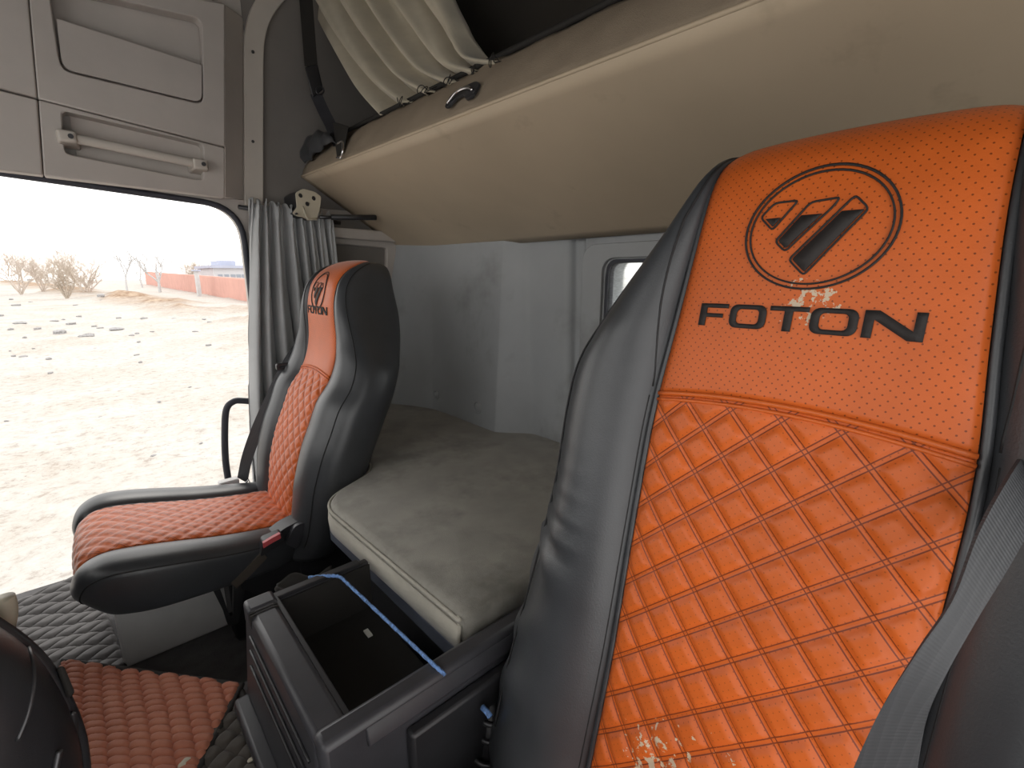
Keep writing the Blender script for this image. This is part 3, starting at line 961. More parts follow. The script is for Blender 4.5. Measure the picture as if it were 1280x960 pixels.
# front band of woven cloth, softly bowed, rounded at the far end
V = []
nb = 60
for j in range(nb):
    y = y0 + (y1 - y0) * j / (nb - 1)
    tap = 1 - .22 * max(0, (y - 1.93) / .255) ** 2
    for k in range(9):
        h = TH * k / 8 * tap
        bow = .006 * math.sin(math.pi * k / 8) + .002 * math.sin(y * 37 + k) + (.006 * math.exp(-((y - 1.03) / .06) ** 2) * (k / 8))
        V.append(ubp(-bow + .01 * (k / 8) ** 3, y, h))
F = [(j * 9 + k, j * 9 + k + 1, (j + 1) * 9 + k + 1, (j + 1) * 9 + k) for j in range(nb - 1) for k in range(8)]
fb = fix_normals(mesh('front_band', V, F, BUNK_BAND, ub, label='tan woven cloth edge')); so = fb.modifiers.new('solid', 'SOLIDIFY'); so.thickness = .006; so.offset = 0
tube('lower_piping', [ubp(-.002, y, .001) for y in np.linspace(y0, y1, 50)], .0045, BUNK_UNDER, ub)
tube('top_edging', [ubp(.002, y, TH + .004) for y in np.linspace(y0, 1.93, 50)], .0075, LACE, ub, label='black edging')
v8 = [ubp(.012, y0, .05), ubp(.012, y1, .05), ubp(LB, y1, .05), ubp(LB, y0, .05), ubp(.012, y0, TH - .004), ubp(.012, y1 - .0, TH - .03), ubp(LB, y1, TH - .03), ubp(LB, y0, TH - .004)]
hexo('mattress_core', v8, LINING, ub, .01)
# recessed latch in the front band
c = at(579, 121, X=.775)
def lat(a, b, d): # a along +Y, b along the band's height, d outwards
    s = -.014 - d
    return ubp(s, c[1] + a, b)
hc = TH * .30
lt = thing('bunk_latch', 'small chrome latch in a black cup on the tan bunk edge', 'latch', tuple(ubp(-.01, c[1], hc)))
oute = round_poly([(-.062, hc - .024), (-.034, hc - .028), (-.014, hc - .006), (.02, hc - .004), (.040, hc - .028), (.062, hc - .022), (.060, hc + .014), (.02, hc + .026), (-.04, hc + .026), (-.064, hc + .012)], .010)
plate('latch_cup', oute, [], lat, .006, BLACK_PLASTIC, lt, .002)
tube('latch_handle', catmull([lat(-.050, hc - .006, .008), lat(-.028, hc + .004, .011), lat(0, hc + .008, .012), lat(.026, hc + .002, .011), lat(.048, hc - .016, .008)], 6), .0038, CHROME, lt, label='chrome pull')

# straps that hold the upper bunk
st = thing('bunk_strap', 'black strap with a buckle hanging from above to the far bunk corner', 'strap', (.85, 1.95, 1.75))
SY = 2.10
sp = [at(378, -60, Y=SY), at(384, 20, Y=SY), at(389, 84, Y=SY)]
ribbon('upper_webbing', catmull(sp, 6), [np.array([.024, -.004, 0])] * 13, .003, LACE, st)
def px8(pts, ya, yb): return [at(x, y, Y=ya) for x, y in pts] + [at(x, y, Y=yb) for x, y in pts]
hexo('buckle', px8([(381, 84), (397, 80), (404, 112), (391, 122)], SY - .012, SY + .010), BLACK_PLASTIC, st, .004)
tube('buckle_ring', [at(400 + 5 * math.cos(q), 113 + 5 * math.sin(q), Y=SY - .015) for q in np.linspace(0, 2 * math.pi, 13)[:-1]], .003, DARK_METAL, st, closed=True)
sp = [at(395, 118, Y=SY), at(404, 138, Y=2.06), at(415, 160, Y=1.98), at(424, 182, Y=1.90)]
ribbon('lower_webbing', catmull(sp, 6), [np.array([.020, -.010, .004])] * 19, .003, DARK_PLASTIC, st)
hexo('end_fitting', [at(416, 152, X=.80), at(436, 158, X=.80), at(429, 193, X=.765), at(421, 196, X=.765), at(416, 152, X=.815), at(436, 158, X=.815), at(429, 193, X=.78), at(421, 196, X=.78)], LACE, st, .003)
tube('hook', catmull([at(421, 180, X=.752), at(428, 177, X=.752), at(428.5, 188, X=.746), at(426, 197, X=.744), at(421, 197, X=.744)], 5), .0035, CHROME, st, label='chrome hook')
bt = thing('cloth_scrap', 'dark crumpled cloth scrap tucked at the far bunk corner', 'cloth', tuple(at(398, 180, X=.80)))
top_ = catmull([at(x, y, X=.80) for x, y in ((377, 187), (384, 176), (394, 167), (406, 165), (418, 166))], 8)
bot_ = catmull([at(x, y, X=.772) for x, y in ((384, 204), (391, 197), (400, 188), (410, 180), (420, 177))], 8)
def clf(u, v):
    k = u * (len(top_) - 1); i = min(int(k), len(top_) - 2); f = k - i
    p = (top_[i] * (1 - f) + top_[i + 1] * f) * (1 - v) + (bot_[i] * (1 - f) + bot_[i + 1] * f) * v
    return p + np.array([-.016 * math.sin(math.pi * v) + .006 * math.sin(u * 17 + v * 5), .004 * math.sin(13 * v + 9 * u), .004 * math.sin(u * 23)])
o = fix_normals(mesh('cloth', *gridg(clf, 40, 14), LEATHER, bt)); so = o.modifiers.new('solid', 'SOLIDIFY'); so.thickness = .004

# hinge bracket and gas strut on the right wall
hb = thing('hinge_bracket', 'cream metal hinge plate with three holes on the side wall below the bunk', 'bracket', tuple(at(385, 275, Y=2.05)))
o2 = [at(x, y, Y=2.05) for x, y in ((369, 241), (378, 236), (393, 240), (401, 246), (400, 257), (396, 274), (383, 274), (377, 271), (372, 271), (365, 267), (371, 259))]
hol = []
for (x, y) in ((375.5, 244.5), (392, 248), (384, 255)):
    h0 = at(x, y, Y=2.05); hol.append([(h0[0] + .009 * math.cos(k * math.pi / 6), h0[2] + .009 * math.sin(k * math.pi / 6)) for k in range(12)])
plate('hinge_plate', round_poly([(p[0], p[2]) for p in o2], .008), hol, YW(2.045), .008, CREAM_METAL, hb, .002)
tube('flange', [at(378, 258, Y=2.04), at(381, 266, Y=2.04), at(384, 274, Y=2.04), at(396, 274, Y=2.04)], .005, CREAM_METAL, hb)
h0 = at(371, 267, Y=2.03); cyl('screw', h0, (0, 1, 0), .004, .012, DARK_METAL, hb)
plate('spacer', round_poly([(p[0], p[2]) for p in o2], .008), [], YW(2.053), .14, BLACK_PLASTIC, hb)
gs = thing('gas_strut', 'black gas strut running from the cream bracket under the bunk', 'strut', tuple(at(430, 272, Y=2.03)))
a, b = at(399, 271.5, Y=2.04), at(470, 272, Y=2.00)
tube('cylinder', [a + (b - a) * .2, b], .011, BLACK_PLASTIC, gs, n=14)
tube('rod', [a, a + (b - a) * .22], .007, DARK_METAL, gs, n=12)

# ------------------------------------------------------------------ trim above the door
op = thing('overhead_side_panel', 'grey trim panel above the open door with a pocket and handle recess', 'panel', (.1, 2.15, 1.5))
YP = 2.13
def xz(px, py, y=YP):
    p = at(px, py, Y=y); return (p[0], p[2])
lowR = [xz(48.1, 124.6), xz(281, 184.6), xz(281, 247), xz(55, 219.5)]
recess = round_poly([xz(77, 138), xz(254, 180), xz(254, 226), xz(81, 192)], .018)
plate('lower_panel', lowR, [recess], YW(YP), .05, TRIM_GREY, op, .004)
upR = [xz(33, -40), xz(281, -40 + 45), xz(281, 183.6), xz(47.6, 123.4)]
pocket = round_poly([xz(60, -20), xz(252, 24), xz(254, 131), xz(76, 88)], [.02, .03, .03, .03])
plate('upper_panel', upR, [pocket], YW(YP - .004), .05, TRIM_GREY, op, .004)
flap = round_poly([xz(69, 22), xz(253, 81.5), xz(253, 130), xz(77, 87)], [.006, .006, .03, .03])
plate('pocket_flap', [(a, b) for a, b in inset(flap, .0025)], [], YW(YP - .004), .012, TRIM_GREY, op, .003, label='flat pocket front')
box('pocket_back', (xz(40, 0)[0], YP + .055, 1.70), (xz(270, 0)[0], YP + .062, 2.30), TRIM_GREY, op, 0)
box('recess_back', (xz(60, 0)[0], YP + .048, 1.52), (xz(270, 0)[0], YP + .054, 1.74), TRIM_GREY, op, 0)
lowL = [xz(-160, 72), xz(46.9, 124.6), xz(53.6, 219), xz(-160, 193)]
plate('front_panel', lowL, [], YW(YP), .05, TRIM_GREY, op, .004)
upL = [xz(-160, -80), xz(31.6, -40), xz(46.5, 122.6), xz(-160, 68)]
plate('upper_front_panel', upL, [], YW(YP - .004), .05, TRIM_GREY, op, .004)
r1 = [at(281, 5, Y=YP), at(281, 247, Y=YP), at(304, 250, Y=YR - .004), at(304, 22, Y=YR - .004)]
r2 = [p + np.array([0, .012, 0]) for p in r1]
hexo('panel_return', r1 + r2, TRIM_GREY, op, .003)

gh = thing('grab_handle', 'long pale grab handle in the recess above the open door', 'handle', tuple(at(165, 185, Y=YP)))
hA, hB = at(84, 170, Y=YP - .03), at(251, 205, Y=YP - .03)
dvh = (hB - hA) / np.linalg.norm(hB - hA)
V, F = tubeg([hA + np.array([0, .012, 0]) + dvh * s * np.linalg.norm(hB - hA) for s in np.linspace(0, 1, 12)], .013, 12, flat=(.8, 1.15))
fix_normals(mesh('bar', V, F, TRIM_LIGHT, gh))
for p in (hA, hB):
    o = fix_normals(mesh('mount', *hexa([p + np.array(q) for q in ((-.022, -.004, -.017), (.022, -.004, -.017), (.022, -.004, .017), (-.022, -.004, .017), (-.03, .078, -.024), (.03, .078, -.024), (.03, .078, .024), (-.03, .078, .024))]), TRIM_LIGHT, gh)); sharp(o); bevel(o, .006)
    cyl('screw', p + np.array([.008, -.008, 0]), (0, 1, 0), .007, .01, DARK_METAL, gh)

# pillar trim strip behind the door opening
pt = thing('pillar_trim', 'pale upright trim strip with two screws behind the door opening', 'trim', tuple(at(317, 258, Y=YR - .02)))
pc = [at(x, y, Y=YR - .012) for x, y in ((317, 259), (317, 200), (317, 130), (317, 70), (319, 42), (326, 18), (342, -6), (368, -30))]
pc = catmull(pc, 5)
tg = np.gradient(pc, axis=0); tg /= np.linalg.norm(tg, axis=1)[:, None]
sidev = np.stack([tg[:, 2], tg[:, 1] * 0, -tg[:, 0]], 1) * .034
ps_ = ribbon('strip', pc, sidev, .016, TRIM_LIGHT, pt); bevel(ps_, .003)
for y in (65, 177):
    h0 = at(316, y, Y=YR - .022); cyl('screw', h0, (0, -1, 0), .0055, .004, DARK_METAL, pt, n=12)

# side panel of the sleeper between curtain and rear corner
sp_ = thing('sleeper_side_panel', 'grey recessed side panel behind the smaller seat, beside the back corner', 'panel', (1.0, 2.15, .62))
so_ = [xz(408, 283, 2.16), xz(508, 303, 2.16), xz(497, 500, 2.16), xz(400, 540, 2.16)]
si_ = round_poly([xz(414, 304, 2.16), xz(484, 310, 2.16), xz(481, 480, 2.16), xz(412, 500, 2.16)], .015)
plate('panel_frame', so_, [si_], YW(2.162), .03, TRIM_GREY, sp_, .005)
v_ = [at(408, 284, Y=2.155), at(500, 291, Y=2.155), at(500, 304, Y=2.155), at(408, 297, Y=2.155)]
hexo('top_ledge', v_ + [q + np.array([0, -.03, 0]) for q in v_], TRIM_GREY, sp_, .006)
tube('dark_seam', [at(507, 303, Y=2.14), at(503, 380, Y=2.14), at(496, 492, Y=2.14)], .004, SEAL, sp_)
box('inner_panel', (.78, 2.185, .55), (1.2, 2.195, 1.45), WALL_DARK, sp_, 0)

# round plugs at the foot of the rear wall
for (px, py), lab in (((546, 493), 'small round grey plug low on the back wall, the one nearer the corner'), ((598, 509), 'larger round grey plug low on the back wall, farther from the corner')):
    h = at(px, py, X=1.137)
    o = thing('wall_plug', lab, 'plug', tuple(h), 'round plugs on the back wall')
    r = .022 if px > 570 else .018
    fix_normals(mesh('cap', *tubeg([h + np.array([x, 0, 0]) for x in (.016, 0, -.006, -.010, -.012)], [r, r, r * .93, r * .7, r * .1], 24), WALL_GREY, o))
    fix_normals(mesh('rim', *tubeg([h + np.array([-.004, (r + .003) * math.cos(q), (r + .003) * math.sin(q)]) for q in np.linspace(0, 2 * math.pi, 25)[:-1]], .0035, 8, closed=True), WALL_GREY, o))

# ------------------------------------------------------------------ curtains
wcn = thing('window_curtain', 'grey gathered curtain hanging behind the smaller seat at the door opening', 'curtain', (.68, 2.1, .3))
def curtain_fn(u, v):
    # u along the rail, v downwards
    x = .530 + .312 * u - .12 * v * (1 - u) ** 2
    z = 1.485 - .03 * u - 1.17 * v
    A = .016 + .018 * min(1, v * 4)
    ph = 2 * math.pi * (8.0 * u + .35 * math.sin(3 * v + u * 4) + .25 * math.sin(9 * u))
    y = 2.10 + A * math.sin(ph) + .012 * math.sin(2.1 * ph + 3 * v)
    x += .010 * math.cos(ph) * min(1, v * 3)
    if v < .045: y += .006 * math.sin(2 * math.pi * 26 * u); z += .012 * math.sin(2 * math.pi * 13 * u)
    return (x, y, z)
V, F = gridg(curtain_fn, 170, 70)
o = fix_normals(mesh('cloth', V, F, CURTAIN_GREY, wcn)); so = o.modifiers.new('solid', 'SOLIDIFY'); so.thickness = .003
tube('rail', [(.50, 2.16, 1.462), (.9, 2.16, 1.43)], .009, BLACK_PLASTIC, wcn)

bc = thing('bunk_curtain', 'tan curtain swept aside above the upper bunk', 'curtain', (.9, 1.3, 1.74))
BXC = .875
ncur = 9
# edge curves of the swept cloth: left and right, from above the frame down to the bunk top
Lc = catmull([at(x, y, X=BXC) for x, y in ((300, -120), (345, -50), (378, 0), (402, 42), (430, 84), (455, 115), (487, 146))], 8)
Rc = catmull([at(x, y, X=BXC) for x, y in ((505, -120), (535, -50), (556, 0), (572, 30), (583, 52), (606, 74), (655, 78))], 8)
def bcf(u, v):
    k = v * (len(Lc) - 1); i = min(int(k), len(Lc) - 2); f = k - i
    a = Lc[i] * (1 - f) + Lc[i + 1] * f; b = Rc[i] * (1 - f) + Rc[i + 1] * f
    w = u + .02 * math.sin(6 * u + 4 * v)
    p = a + (b - a) * w
    ph = 2 * math.pi * (5.2 * u ** 1.35 + .12 * math.sin(5 * v + 2 * u))
    amp = .040 * (.6 + .4 * v)
    p = p + np.array([amp * math.sin(ph) + .008 * math.sin(2.3 * ph + v * 5), 0, 0])
    return p
V, F = gridg(bcf, 150, 60)
o = fix_normals(mesh('cloth', V, F, CURTAIN_TAN, bc)); so = o.modifiers.new('solid', 'SOLIDIFY'); so.thickness = .003
hp_ = []
for i in range(1000):
    f = i / 999; u = .10 + .90 * f
    q = np.array(bcf(min(u + .006 * math.cos(2 * math.pi * 40 * f), 1), 1.0))
    rad = .010 * (.7 + .5 * math.sin(37 * f) + .3 * math.sin(91 * f))
    a = 2 * math.pi * 40 * f
    hp_.append(q + np.array([-.016 + .006 * math.sin(a * .7), rad * math.sin(a), .004 + rad * math.cos(a)]))
o = mesh('hem_trim', *tubeg(hp_, .0013, 5), LACE, bc, label='black looped lace hem')

# ------------------------------------------------------------------ storage box between the seats
TZ = .33                                     # top of the engine tunnel
ec = box('floor_tunnel', (XF, .12, FZ - .02), (.44, .94, TZ), FLOOR_GREY, bev=.03); struct(ec)
wing = plate('floor_tunnel_flare', [(at(60, 829, Z=TZ)[0] - .6, 1.36), (at(78, 829, Z=TZ)[0], at(78, 826, Z=TZ)[1]), (at(302, 858, Z=TZ)[0], at(302, 856, Z=TZ)[1]), (.44, .97), (.44, .5), (XF, .5)], [], ZW(TZ + .004), -.2, FLOOR_GREY); struct(wing)
sb = thing('storage_box', 'open black storage box between the two seats, in front of the lower bunk', 'box', (.28, .77, TZ))
ZB = .57
BX0, BX1, BY0, BY1 = .147, .398, .562, .963
WT = .050
def wedge(name, lo, hi, leanx=0, leany=0, mat=DARK_PLASTIC, bev=.010):
    x0, y0, z0 = lo; x1, y1, z1 = hi
    pts = [(x0 - leanx, y0 - leany, z0), (x1, y0 - leany, z0), (x1, y1, z0), (x0 - leanx, y1, z0), (x0, y0, z1), (x1, y0, z1), (x1, y1, z1), (x0, y1, z1)]
    return hexo(name, pts, mat, sb, bev)
fw = wedge('front_wall', (BX0, BY0 + .006, TZ), (BX0 + WT, BY1, ZB), leanx=.022)
box('end_cap', (BX0 - .003, BY1 - .042, ZB - .045), (BX0 + WT + .002, BY1 + .003, ZB + .003), DARK_PLASTIC, sb, bev=.007)
for yy in (BY1 - .047, BY1 - .055):
    box('groove', (BX0 - .0025, yy - .0016, ZB - .04), (BX0 + WT - .002, yy + .0016, ZB + .0012), LACE, sb, 0)
for zz in (.525, .495, .462):
    tube('rib', [(BX0 - .002 - .022 * (ZB - zz) / .24, y, zz) for y in np.linspace(BY0 + .03, BY1 - .05, 10)], .0028, BLACK_PLASTIC, sb)
box('toe_strip', (BX0 - .045, BY0 + .01, TZ + .006), (BX0 - .012, BY1 - .01, TZ + .045), DARK_PLASTIC, sb, bev=.008)
NX1 = .60
nw = wedge('near_wall', (BX0, BY0 - .010, TZ), (NX1, BY0 + .028, ZB + .005), leany=.008)
hexo('near_wall_step', [(.21, BY0 - .013, .535), (NX1, BY0 - .013, .535), (NX1, BY0 - .008, .566), (.21, BY0 - .008, .566), (.21, BY0 - .019, .537), (NX1, BY0 - .019, .537), (NX1, BY0 - .014, .560), (.21, BY0 - .014, .560)], DARK_PLASTIC, sb, .003)
box('near_wall_panel', (.27, BY0 - .034, TZ + .02), (NX1, BY0 - .012, .522), BLACK_PLASTIC, sb, bev=.006)
box('far_wall', (BX0 + WT - .01, BY1 - .022, TZ), (BX1, BY1 - .002, ZB - .010), BLACK_PLASTIC, sb, bev=.004)
box('shade_liner', (BX0 + WT, BY0 + .0285, TZ + .012), (BX0 + WT + .003, BY1 - .022, ZB - .016), LACE, sb, 0)  # thin black sheets added to paint the shade inside the box
box('shade_liner', (BX0 + WT, BY0 + .028, TZ + .012), (BX1, BY0 + .031, ZB - .006), LACE, sb, 0)
box('shade_liner', (BX0 + WT, BY1 - .025, TZ + .012), (BX1, BY1 - .022, ZB - .016), LACE, sb, 0)
box('shade_liner', (BX1 - .024, BY0 + .03, TZ + .012), (BX1 - .02, BY1 - .025, .40), LACE, sb, 0)
box('back_wall', (BX1 - .02, BY0, TZ), (BX1, BY1, .40), LACE, sb)  # blackened to deepen the painted shade inside the box
box('box_floor', (BX0 + .02, BY0 + .02, .43), (BX1 - .002, BY1 - .01, .445), LACE, sb, 0)
lip = [(BX0 + WT - .002, BY0 + .026), (BX0 + WT - .002, BY1 - .006), (BX1 - .02, BY1 - .006), (BX1 - .02, BY1 - .024), (BX0 + WT + .007, BY1 - .024), (BX0 + WT + .007, BY0 + .026)]
plate('rim', lip, [], ZW(ZB - .013), .010, BLACK_PLASTIC, sb, .002)
sc_ = at(460, 791, Z=.448)
box('paper_scrap', (sc_[0] - .005, sc_[1] - .012, .4455), (sc_[0] + .005, sc_[1] + .012, .449), PAPER, bev=0)
tag(bpy.data.objects['paper_scrap'], 'tiny white scrap lying inside the open black box', 'paper scrap')
rp = [at(386, 722, Z=ZB - .010), at(408, 720, Z=ZB - .004), at(424, 721, Z=ZB - .004), at(436, 731, Z=ZB - .008), at(470, 763, Z=ZB - .014), at(505, 796, Z=ZB - .010), at(540, 829, Z=ZB + .010), at(556, 843, Z=ZB + .0)]
rp = catmull(rp, 10)
a1 = []; a2 = []
for i, q in enumerate(rp):
    w = i * .9; d = np.array([math.cos(w) * .3, math.cos(w), math.sin(w)]) * .0014
    a1.append(q + d); a2.append(q - d)
V, F = join([tubeg(a1, .0029, 6), tubeg(a2, .0029, 6)])
tag(mesh('rope', V, F, ROPE_BLUE), 'thin twisted blue rope stretched across the open black box', 'rope')
V, F = gridg(lambda u, v: at(345 + 70 * u, 733 - 22 * v + 14 * (1 - u), Y=.985 + .06 * v) + np.array([0, 0, .010 * math.sin(9 * u + 5 * v)]), 24, 12)
o = mesh('rag', V, F, LACE); so = o.modifiers.new('solid', 'SOLIDIFY'); so.thickness = .006
tag(fix_normals(o), 'crumpled black rag between the open box and the smaller seat', 'rag')

# coiled hose behind the driver's seat edge
ch = thing('coiled_hose', 'black coiled hose with metal rings beside the large seat, bottom middle', 'hose', tuple(at(612, 955, X=.40)))
ax0, ax1 = at(616, 878, X=.43), at(604, 990, X=.40)
tube('hose_core', [ax0, ax1], .012, BLACK_PLASTIC, ch, n=12)
for f_, r_ in ((.16, .018), (.36, .016), (.56, .026), (.82, .027)):
    q = ax0 + (ax1 - ax0) * f_; d = (ax1 - ax0) / np.linalg.norm(ax1 - ax0)
    e1 = np.cross(d, [1, 0, 0]); e1 /= np.linalg.norm(e1); e2 = np.cross(d, e1)
    tube('ring', [q + r_ * (math.cos(s) * e1 + math.sin(s) * e2) for s in np.linspace(0, 2 * math.pi, 21)[:-1]], .0045, DARK_METAL, ch, closed=True)
tube('blue_clip', [at(603, 884, X=.395), at(608, 889, X=.395), at(613, 896, X=.395)], .005, ROPE_BLUE, ch, label='blue clip')
hexo('foot', [at(585, 965, X=.40), at(640, 958, X=.40), at(650, 990, X=.385), at(580, 990, X=.385), at(590, 955, X=.42), at(632, 950, X=.42), at(650, 985, X=.42), at(585, 985, X=.42)], DARK_METAL, ch, .006)

# ------------------------------------------------------------------ floor mats
def quilted_mat(name, label, corners, z, pu, pv, hgt, mat, skew=.0, wav=.0, n=(120, 120), rot=0.0, edge=None, cells=(.05, .05), lump=.004, skew2=0.0):
    """A padded mat over a four-sided patch of floor; cells its stitched squares in metres."""
    c = [np.array(q) for q in corners]
    V = []
    ca, sa = math.cos(rot), math.sin(rot)
    for j in range(n[1]):
        for i in range(n[0]):
            u, v = i / (n[0] - 1), j / (n[1] - 1)
            p = (c[0] * (1 - u) + c[1] * u) * (1 - v) + (c[3] * (1 - u) + c[2] * u) * v
            x, y = p[0] * ca + p[1] * sa, -p[0] * sa + p[1] * ca
            x += wav * math.sin(y * 23) ; y += wav * math.sin(x * 19 + 1)
            a = x / cells[0] + skew * y / cells[1]; b = y / cells[1] + skew2 * x / cells[1]
            fa, fb_ = abs(math.sin(math.pi * a)), abs(math.sin(math.pi * b))
            h = hgt * min(1, 1.25 * (fa ** .6) * (fb_ ** .6)) + lump * math.sin(p[0] * 17 + 2) * math.sin(p[1] * 14)
            e = min(u, 1 - u, v, 1 - v)
            h *= min(1, e / .02)
            V.append((p[0], p[1], z + h))
    F = [(j * n[0] + i, j * n[0] + i + 1, (j + 1) * n[0] + i + 1, (j + 1) * n[0] + i) for j in range(n[1] - 1) for i in range(n[0] - 1)]
    t = thing(name, label, 'floor mat', (float(np.mean([q[0] for q in c])), float(np.mean([q[1] for q in c])), FZ))
    o = fix_normals(mesh('pad', V, F, mat, t)); so = o.modifiers.new('solid', 'SOLIDIFY'); so.thickness = .006; so.offset = 1
    if edge is not None:
        lp = []
        for k in range(4):
            for q in np.linspace(0, 1, 20)[:-1]:
                w = c[k] * (1 - q) + c[(k + 1) % 4] * q; lp.append((w[0], w[1], z + .004))
        tube('binding', lp, .0075, edge, t, closed=True)
    return t
zz = FZ + .008
g4 = lambda *a: [at(x, y, Z=zz) for x, y in a]
gq = g4((-60, 790), (112, 716), (158, 838), (-60, 905))
gq[1] = np.array([gq[1][0], 2.21, zz])
quilted_mat('quilted_mat', 'dark grey quilted floor mat at the open door sill', gq, zz, 0, 0, .010, MAT_GREY, n=(170, 170), cells=(.062, .040), rot=.55, wav=.004, skew=.3)
zz = TZ + .012
rq = g4((78, 829), (302, 860), (238, 985), (30, 985))
quilted_mat('quilted_mat', 'rust red quilted floor mat in the middle of the cab', rq, zz, 0, 0, .012, MAT_RUST, n=(200, 200), cells=(.031, .019), skew2=.84, edge=LACE, wav=.002)
zz = TZ + .009
bq_ = g4((299, 862), (352, 985), (225, 1000), (240, 960))
quilted_mat('quilted_mat', 'dirty dark brown quilted mat beside the open black box', bq_, zz, 0, 0, .008, MAT_BROWN, n=(120, 140), cells=(.032, .032), rot=.5, edge=LACE)
for (px, py, s_, lab) in ((300, 879, .008, 'small tan pebble at the tip of the brown mat'), (232, 953, .010, 'small tan pebble on the edge of the rust mat'), (313, 950, .005, 'tiny pale crumb on the dirty brown mat')):
    q = at(px, py, Z=TZ + .025)
    bm = bmesh.new(); bmesh.ops.create_icosphere(bm, subdivisions=2, radius=s_)
    for v in bm.verts: v.co = Vector((v.co.x * 1.2, v.co.y * .8, v.co.z * .6)) * (1 + .12 * math.sin(v.co.x * 400 + v.co.y * 300))
    me = bpy.data.meshes.new('pebble'); bm.to_mesh(me); bm.free(); me.materials.append(CREAM_METAL)
    for p_ in me.polygons: p_.use_smooth = True
    o = bpy.data.objects.new('pebble', me); COL.objects.link(o); o.location = q
    tag(o, lab, 'pebble')

# ------------------------------------------------------------------ end of the dashboard, bottom left
da = thing('dashboard', 'curved black dashboard end in the lower left corner', 'dashboard', (-.3, .74, TZ))
prof = [(-20, 770), (0, 783), (22, 798), (48, 822), (68, 850), (84, 880), (96, 910), (103, 940), (107, 985), (108, 1010)]
edge_ = catmull([(x, y, 0) for x, y in prof], 6)[:, :2]
DYP = .74
def dash_pt(px, py, lift=0.0):
    # the end panel bulges towards the driver away from its rim
    ex = np.interp(py, edge_[:, 1], edge_[:, 0])
    v = min(1, max(0, (ex - px) / 130))
    return at(px, py, Y=DYP - .10 * math.sqrt(max(0, 1 - (1 - v) ** 2)) - lift)
def dsh(u, v):
    k = u * (len(edge_) - 1); i = min(int(k), len(edge_) - 2); f = k - i
    ex, ey = edge_[i] * (1 - f) + edge_[i + 1] * f
    return dash_pt(ex - 190 * v ** 1.5, ey + 20 * v, 0)
o = fix_normals(mesh('end_panel', *gridg(dsh, 60, 30), BLACK_PLASTIC, da)); so = o.modifiers.new('solid', 'SOLIDIFY'); so.thickness = .006; so.offset = -1
rimp = np.array([at(x, y, Y=DYP) for x, y in edge_])
tube('rim', rimp, .007, BLACK_PLASTIC, da)
hull = [rimp + np.array([0, d, 0]) for d in (0, .05, .11, .16)]
for q, d in zip(hull, (.004, .03, .12, .36)): q[:, 0] -= d
n = len(rimp); V = np.concatenate(hull)
o = fix_normals(mesh('shell', V, [(k * n + i, k * n + i + 1, (k + 1) * n + i + 1, (k + 1) * n + i) for k in range(3) for i in range(n - 1)], BLACK_PLASTIC, da)); so = o.modifiers.new('solid', 'SOLIDIFY'); so.thickness = .008
sm_ = catmull([(34, 804, 0), (41, 830, 0), (42, 856, 0), (35, 893, 0), (22, 926, 0)], 6)
tube('trim_line', [dash_pt(x, y, .001) for x, y, _ in sm_], .0022, DARK_METAL, da)
hexo('latch', [at(x, y, Y=DYP - .012) for x, y in ((70, 834), (80, 832), (94, 866), (84, 874))] + [at(x, y, Y=DYP + .012) for x, y in ((70, 834), (80, 832), (94, 866), (84, 874))], LACE, da, .003)
hexo('grey_insert', [at(x, y, Y=DYP - .014) for x, y in ((84, 892), (97, 888), (99, 936), (79, 932))] + [at(x, y, Y=DYP + .004) for x, y in ((84, 892), (97, 888), (99, 936), (79, 932))], DARK_METAL, da, .004)
tube('lower_trim', catmull([dash_pt(74, 938, .004), dash_pt(70, 958, .004), dash_pt(64, 985, .004)], 5), .0035, DARK_METAL, da)
box('dash_body', (XF + .02, YL + .06, FZ + .25), (-.44, YR - .10, .86), BLACK_PLASTIC, da, bev=.07)
hexo('console_body', [(-.80, .42, TZ), (-.30, .50, TZ), (-.30, .86, TZ), (-.80, .90, TZ), (-.80, .42, .80), (-.32, .62, .66), (-.32, .82, .66), (-.80, .90, .80)], BLACK_PLASTIC, da, .05)
kn = catmull([at(3, 786, Y=.80), at(6, 770, Y=.80), at(5, 758, Y=.80), at(2, 748, Y=.80)], 5)
tube('knob', kn, .012, CREAM_METAL, da, n=14, label='cream and brown knob')

# ------------------------------------------------------------------ grab bar beside the door, outside
gb = thing('entry_rail', 'dark tubular grab rail at the edge of the open door', 'grab rail', tuple(at(285, 600, Y=2.18)))
pts = [at(x, y, Y=2.17) for x, y in ((286, 604), (282, 575), (281, 540), (283, 512), (292, 502), (304, 501), (322, 503), (340, 506))]
tube('rail', catmull(pts, 8), .013, SEAL, gb, n=12)

# ------------------------------------------------------------------ outside: wall, building, trees, stones
p0, p1 = at(183, 355, Z=GZ + .1), at(330, 379, Z=GZ + .1)
bw = thing('brick_wall', 'long low red brick wall across the lot outside', 'wall', tuple(p0))
top0 = 345 - (355 - 345) * (345 - 340) / 10
hgt = 2.6
d = p1 - p0; nrm = np.array([-d[1], d[0], 0]); nrm /= np.linalg.norm(nrm)
zt0 = at(183, 340, Y=p0[1])[2]; zt1 = at(330, 352, Y=p1[1])[2]
def wallpts(za0, za1, zb0, zb1, th):
    return [(*p0[:2], za0), (*p1[:2], za1), (*(p1 + nrm * th)[:2], za1), (*(p0 + nrm * th)[:2], za0), (*p0[:2], zb0), (*p1[:2], zb1), (*(p1 + nrm * th)[:2], zb1), (*(p0 + nrm * th)[:2], zb0)]
hexo('brickwork', wallpts(GZ - .3, GZ - .3, zt0, zt1, .4), BRICK, bw, 0)
hexo('coping', wallpts(zt0, zt1, zt0 + .15, zt1 + .15, .5), surf('pale_red_coping', (.66, .36, .30), .9), bw, 0)
bY = 95.0
